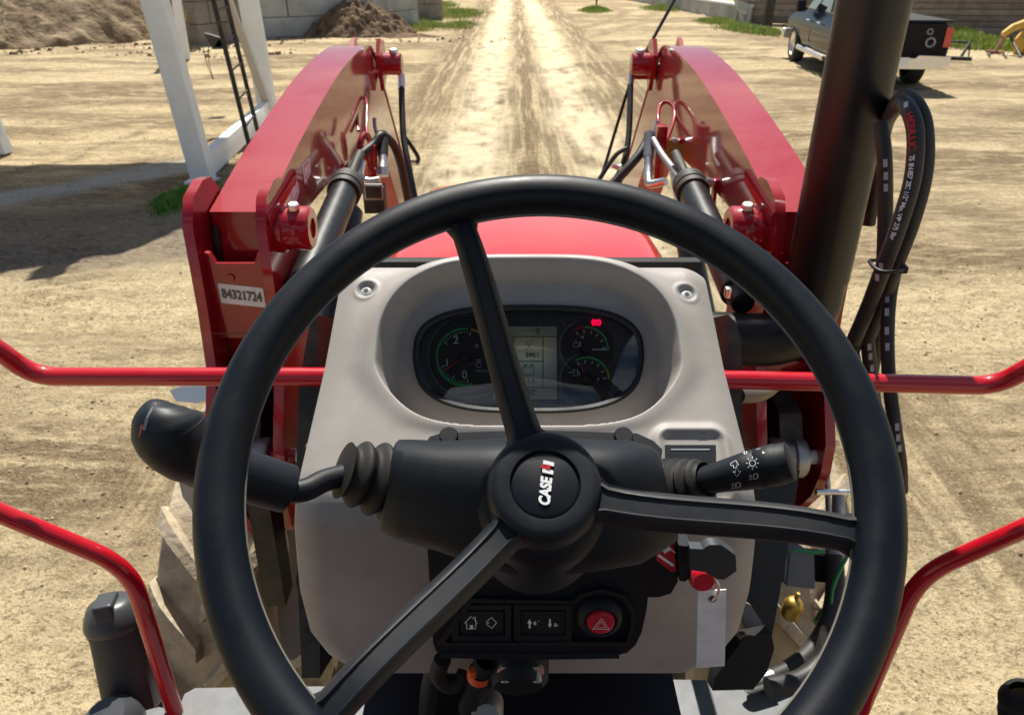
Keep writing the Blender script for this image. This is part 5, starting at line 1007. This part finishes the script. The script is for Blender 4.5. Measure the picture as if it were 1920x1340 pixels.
fr = [V((x_ - .35, y_ - .3, .95)), V((x_ + .25, y_ - .3, .75)), V((x_ + .1, y_ - .35, .45)), V((x_ - .2, y_ - .3, .62))]; mb.prism(fr, GV, V((0, .5, 0)), bev=.02); mb.tube([V((x_ - .3, y_ - .3, .7)), V((x_ + .12, y_ - .4, .0))], .035, GV, 8); mb.tube([V((x_ + .25, y_ - .3, .9)), V((x_ + .25, y_ - .3, 2.2))], .04, STEEL, 8); mb.tube([V((x_ + .0, y_ - .3, .9)), V((x_ + .12, y_ - .3, 2.2))], .03, STEEL, 8)
mb.tube([V((x_ + .2, y_ - .4, .8)), V((x_ + .12, y_ - .4, 0))], .03, GV, 8); tag(mb.build('water_trough'), 'small galvanised trough on thin legs at the end of the low wall', 'trough')
mb = MB(); x_, y_ = gp(1468, 20); mb.box((x_, 31.0, 1.95), (.9, .3, .4), mat('yellow_paint', (.68, .42, .06), .5, dust=.3), bev=.06); tag(mb.build('yellow_box'), 'yellow box on the slatted wall behind the truck', 'box')

# ------------------------------------------------------------------ implement and frame in the right grass
def gpt(px, py, z=0): p = pZ(px, py, z); return p
RUST = mat('rusty_pink', (.42, .22, .16), .7, dust=.4)
YM = empty('yellow_implement', gpt(1920, 110), 'orange yellow machine on a rusty drawbar stand in the grass', 'machine')
yy = gpt(1900, 100).y; c = pY(1945, 78, yy)
mb = MB(); mb.lathe([(0, -.6), (.20, -.58), (.33, -.42), (.40, -.15), (.42, .3), (.42, 1.2), (0, 1.25)], c, (1, .25, .15), MATS['yellow_paint'], 36); mb.build('tank', YM)
mb = MB()
for d_ in (-.3, .12, .6): mb.lathe([(.425, d_ - .025), (.44, d_), (.425, d_ + .025)] if d_ > -.2 else [(.385, d_ - .03), (.40, d_), (.41, d_ + .03)], c, (1, .25, .15), DARK, 36)
mb.build('tank_band', YM)
mb = MB(); mb.tube([pY(1880, 66, yy), pY(1900, 52, yy), pY(1925, 44, yy), pY(1960, 40, yy)], [.08, .10, .12, .12], MATS['yellow_paint'], 14); mb.build('neck', YM)
mb = MB(); mb.tube([pY(1888, 60, yy), pY(1868, 95, yy)], .045, RUST, 10); mb.tube([pY(1850, 96, yy - .1), pY(1882, 100, yy + .1)], .04, RUST, 10); mb.build('drawbar', YM)
mb = MB(); mb.tube([pY(1852, 97, yy), pZ(1856, 106, 0)], .02, DARK, 8); mb.build('leg', YM); mb = MB(); mb.tube([pY(1881, 100, yy), pZ(1887, 109, 0)], .02, DARK, 8); mb.build('leg', YM); mb = MB(); mb.tube([pY(1895, 70, yy), pZ(1914, 108, 0)], .03, DARK, 8); mb.build('leg', YM)
FR = empty('steel_frame', gpt(1790, 108), 'low black steel frame lying in the grass beside the truck', 'frame')
def ft(a, b, r_=.04):
    mb = MB(); mb.tube([a, b], r_, DARK, 8); mb.build('bar', FR)
ft(gpt(1752, 108, .06), gpt(1822, 111, .06), .05); q_ = gpt(1801, 108, .05); top_ = pY(1819, 80, q_.y + .3); ft(q_, top_); ft(top_, pY(1758, 77, q_.y + .5), .03); ft(top_, gpt(1816, 108, .05), .02)

# ------------------------------------------------------------------ pickup truck
TK = empty('pickup_truck', (7.1, 17.6, 0), 'black crew cab pickup truck parked by the slatted wall, chrome rear bumper', 'pickup truck')
PAINT = mat('black_car_paint', (.006, .008, .014), .14, spec=.13); TG = mat('tinted_glass', (.01, .012, .015), .04, spec=1, coat=1, coatr=.01); TRED = mat('tail_lens', (.55, .01, .02), .2, coat=1); RTY = mat('road_tyre', (.02, .02, .02), .8)
TKo = V((6.73, 18.1, 0)); ha = R(83.5); hx = V((math.cos(ha), math.sin(ha), 0)); hl = V((-math.sin(ha), math.cos(ha), 0))    # forward, left
def tk(f, l, z): return TKo + hx * f + hl * (l - 1.0) * .85 + Z3 * (z if z < .45 else .45 + (z - .45) * .83)   # f from mid wheelbase, l: +1 left side ... -1 right side
WBH = 1.80
def tprof(pts, l0, l1, m, bev=.05, seg=3):
    mb = MB(); mb.prism([tk(f, l0, z) for f, z in pts], m, hl * (l1 - l0) * .85, bev=bev, seg=seg); return mb
def arch(fc, r_=.50, n=10): return [(fc + r_ * math.cos(R(180 - 180 * i / n)), .42 + r_ * math.sin(R(180 - 180 * i / n)) * .98) for i in range(n + 1)]
body = [(-3.05, .62), (-3.05, 1.33), (-3.0, 1.38), (-.75, 1.38), (-.70, 1.40), (1.25, 1.36), (1.35, 1.32), (2.35, 1.22), (2.72, 1.10), (2.80, .75), (2.74, .48), (WBH + .52, .45)] + [(f, z) for f, z in arch(WBH)][::-1] + [(WBH - .54, .45), (-WBH + .54, .45)] + [(f, z) for f, z in arch(-WBH)][::-1] + [(-WBH - .54, .50)]
bo = tprof(body, -1.0, 1.0, PAINT, bev=.045, seg=3)
def tumble(bm):
    bmesh.ops.subdivide_edges(bm, edges=[e for e in bm.edges if abs((e.verts[0].co - e.verts[1].co).dot(hl)) > 1.2], cuts=1)
    for f in bm.faces: pass
    for z_ in (.62, .80, .95, 1.03): 
        g_ = bm.verts[:] + bm.edges[:] + bm.faces[:]; bmesh.ops.bisect_plane(bm, geom=g_, plane_co=V((0, 0, z_)), plane_no=Z3)
    ctr = TKo - hl * .85
    for v in bm.verts:
        l_ = (v.co - ctr).dot(hl); z_ = v.co.z; k = .13 * max(0, (z_ - .86) / .35) ** 1.5 + .05 * max(0, (.66 - z_) / .25)
        if abs(l_) > .5: v.co -= hl * math.copysign(k, l_)
tumble(bo.bm); bo.build('body', TK)
mb = MB(); cabb = [tk(-.80, s_, 1.34) for s_ in (-.86, .86)] + [tk(1.55, s_, 1.30) for s_ in (.86, -.86)]; cabt = [tk(-.55, s_, 1.90) for s_ in (-.74, .74)] + [tk(.70, s_, 1.90) for s_ in (.74, -.74)]
midt = [p.lerp(q_, .5) + (p - tk(.3, 0, 1.6)).normalized() * .03 for p, q_ in zip(cabb, cabt)]; mb.loft([cabb, cabt], PAINT, smooth=False); CB = mb.build('cab', TK)
def win(name, pts, m=TG, off=.012):
    c = sum(pts, V()) / len(pts); nn = (pts[1] - pts[0]).cross(pts[2] - pts[0]).normalized(); nn = nn if nn.dot(c - tk(.3, 0, 1.6)) > 0 else -nn
    mb = MB(); mb.prism([p + nn * off for p in pts], m, nn * -.02, bev=.003); mb.build(name, TK)
def cside(f, k, l=1):   # point on the cab's side at height fraction k
    a = tk(f, .86 * l, 1.36); b = tk(f, .74 * l, 1.90); return a.lerp(b, k)
for l in (1, -1):
    win('window', [cside(1.38, .08, l), cside(.78, .90, l), cside(.42, .90, l), cside(.40, .08, l)]); win('window', [cside(.30, .08, l), cside(.32, .90, l), cside(-.45, .90, l), cside(-.62, .08, l)])
win('windscreen', [cabb[2].lerp(cabt[2], .1), cabb[3].lerp(cabt[3], .1), cabb[3].lerp(cabt[3], .92), cabb[2].lerp(cabt[2], .92)]); win('rear_window', [cabb[0].lerp(cabt[0], .15), cabb[1].lerp(cabt[1], .15), cabb[1].lerp(cabt[1], .9), cabb[0].lerp(cabt[0], .9)])
for f in (WBH, -WBH):
    for l in (1, -1):
        c = tk(f, l * .88, .42); mb = MB(); mb.lathe([(.26, -.13), (.34, -.14), (.40, -.12), (.42, -.08), (.42, .08), (.40, .12), (.34, .14), (.26, .12)], c, hl * l, RTY, 48); WH = mb.build('wheel', TK)
        mb = MB(); mb.lathe([(.26, .10), (.27, .125), (.25, .12), (.23, .06), (.20, .05)], c, hl * l, CHR, 40); mb.lathe([(0, .10), (.06, .10), (.07, .08), (.07, 0)], c, hl * l, CHR, 20); mb.lathe([(0, .0), (.24, .0)], c, hl * l, DARK, 30)
        for i in range(5):
            a = 2 * math.pi * i / 5; u = hx * math.cos(a) + Z3 * math.sin(a); w = hl.cross(u); q_ = c + hl * l * .085
            mb.prism([q_ + u * .05 + w * .03, q_ + u * .24 + w * .05, q_ + u * .24 - w * .05, q_ + u * .05 - w * .03], CHR, hl * -l * .03, bev=.004)
        mb.build('rim', WH)
mb = MB(); mb.tube([tk(1.22, 1.03, .40), tk(-1.25, 1.03, .40)], .055, CHR, 14, flat=.7); mb.build('running_board', TK)
mb = MB(); mb.tube([tk(1.22, -1.03, .40), tk(-1.25, -1.03, .40)], .055, CHR, 14, flat=.7); mb.build('running_board', TK)
for l in (1, -1):
    mb = MB(); mb.box(tk(1.12, l * 1.13, 1.47), (.20, .12, .26), PLA, rot=Matrix.Rotation(ha - R(90), 3, 'Z'), bev=.04, seg=3); mb.tube([tk(1.12, l * .95, 1.38), tk(1.12, l * 1.1, 1.42)], .03, PLA, 8); mb.build('mirror', TK)
    mb = MB(); mb.prism([tk(-3.06, l * 1.005, .88), tk(-3.06, l * 1.005, 1.28), tk(-3.06, l * .86, 1.28), tk(-3.06, l * .86, .88)], TRED, -hx * .015, bev=.008); mb.prism([tk(-3.05, l * 1.003, .90), tk(-2.93, l * 1.003, .92), tk(-2.93, l * 1.003, 1.26), tk(-3.05, l * 1.003, 1.28)], TRED, hl * l * .012, bev=.003); mb.build('tail_light', TK)
    for f in (.75, -.25): mb = MB(); mb.tube([tk(f, l * 1.02, 1.14), tk(f - .22, l * 1.02, 1.14)], .018, CHR, 8); mb.build('door_handle', TK)
mb = MB(); mb.prism([tk(-3.02, s_, z) for s_, z in ((-1.02, .50), (-1.02, .70), (-.35, .72), (-.30, .66), (.30, .66), (.35, .72), (1.02, .70), (1.02, .50), (.7, .44), (-.7, .44))], CHR, -hx * .20, bev=.03, seg=3); mb.build('rear_bumper', TK)
mb = MB(); mb.prism([tk(-3.056, s_, z) for s_, z in ((-.82, .80), (.82, .80), (.82, 1.34), (-.82, 1.34))], PAINT, -hx * .03, bev=.012, seg=3)
TGt = mb.build('tailgate', TK); mb = MB(); mb.prism([tk(-3.24, s_, z) for s_, z in ((-.16, .50), (.16, .50), (.16, .68), (-.16, .68))], MWH, -hx * .01, bev=.004); mb.build('number_plate', TK); mb = MB(); q_ = tk(-3.092, -.52, 1.20); mb.lathe([(.035, .004), (.045, .010), (.055, .004), (.055, 0)], q_, -hx, STEEL, 20); mb.lathe([(.06, .004), (.075, .012), (.09, .004), (.09, 0)], tk(-3.092, -.58, .98), -hx, STEEL, 24); mb.build('badge', TGt)
mb = MB(); mb.box(tk(-1.9, 0, 1.40), (1.7, 2.2, .04), RTY, rot=Matrix.Rotation(ha - R(90), 3, 'Z'), bev=.01); mb.build('bed_cover', TK)
for l in (1, -1): mb = MB(); mb.box(tk(2.78, l * .75, .95), (.35, .10, .22), mat('headlamp', (.8, .8, .8), .1) if 'headlamp' not in MATS else MATS['headlamp'], rot=Matrix.Rotation(ha - R(90), 3, 'Z'), bev=.03); mb.build('headlight', TK)
mb = MB(); mb.box(tk(2.80, 0, .60), (1.9, .16, .24), CHR, rot=Matrix.Rotation(ha - R(90), 3, 'Z'), bev=.05, seg=3); mb.build('front_bumper', TK)
mb = MB(); mb.tube([tk(.36, 1.0, .6), tk(.36, 1.0, .95)], .006, DARK, 4); mb.build('door_seam', TK)
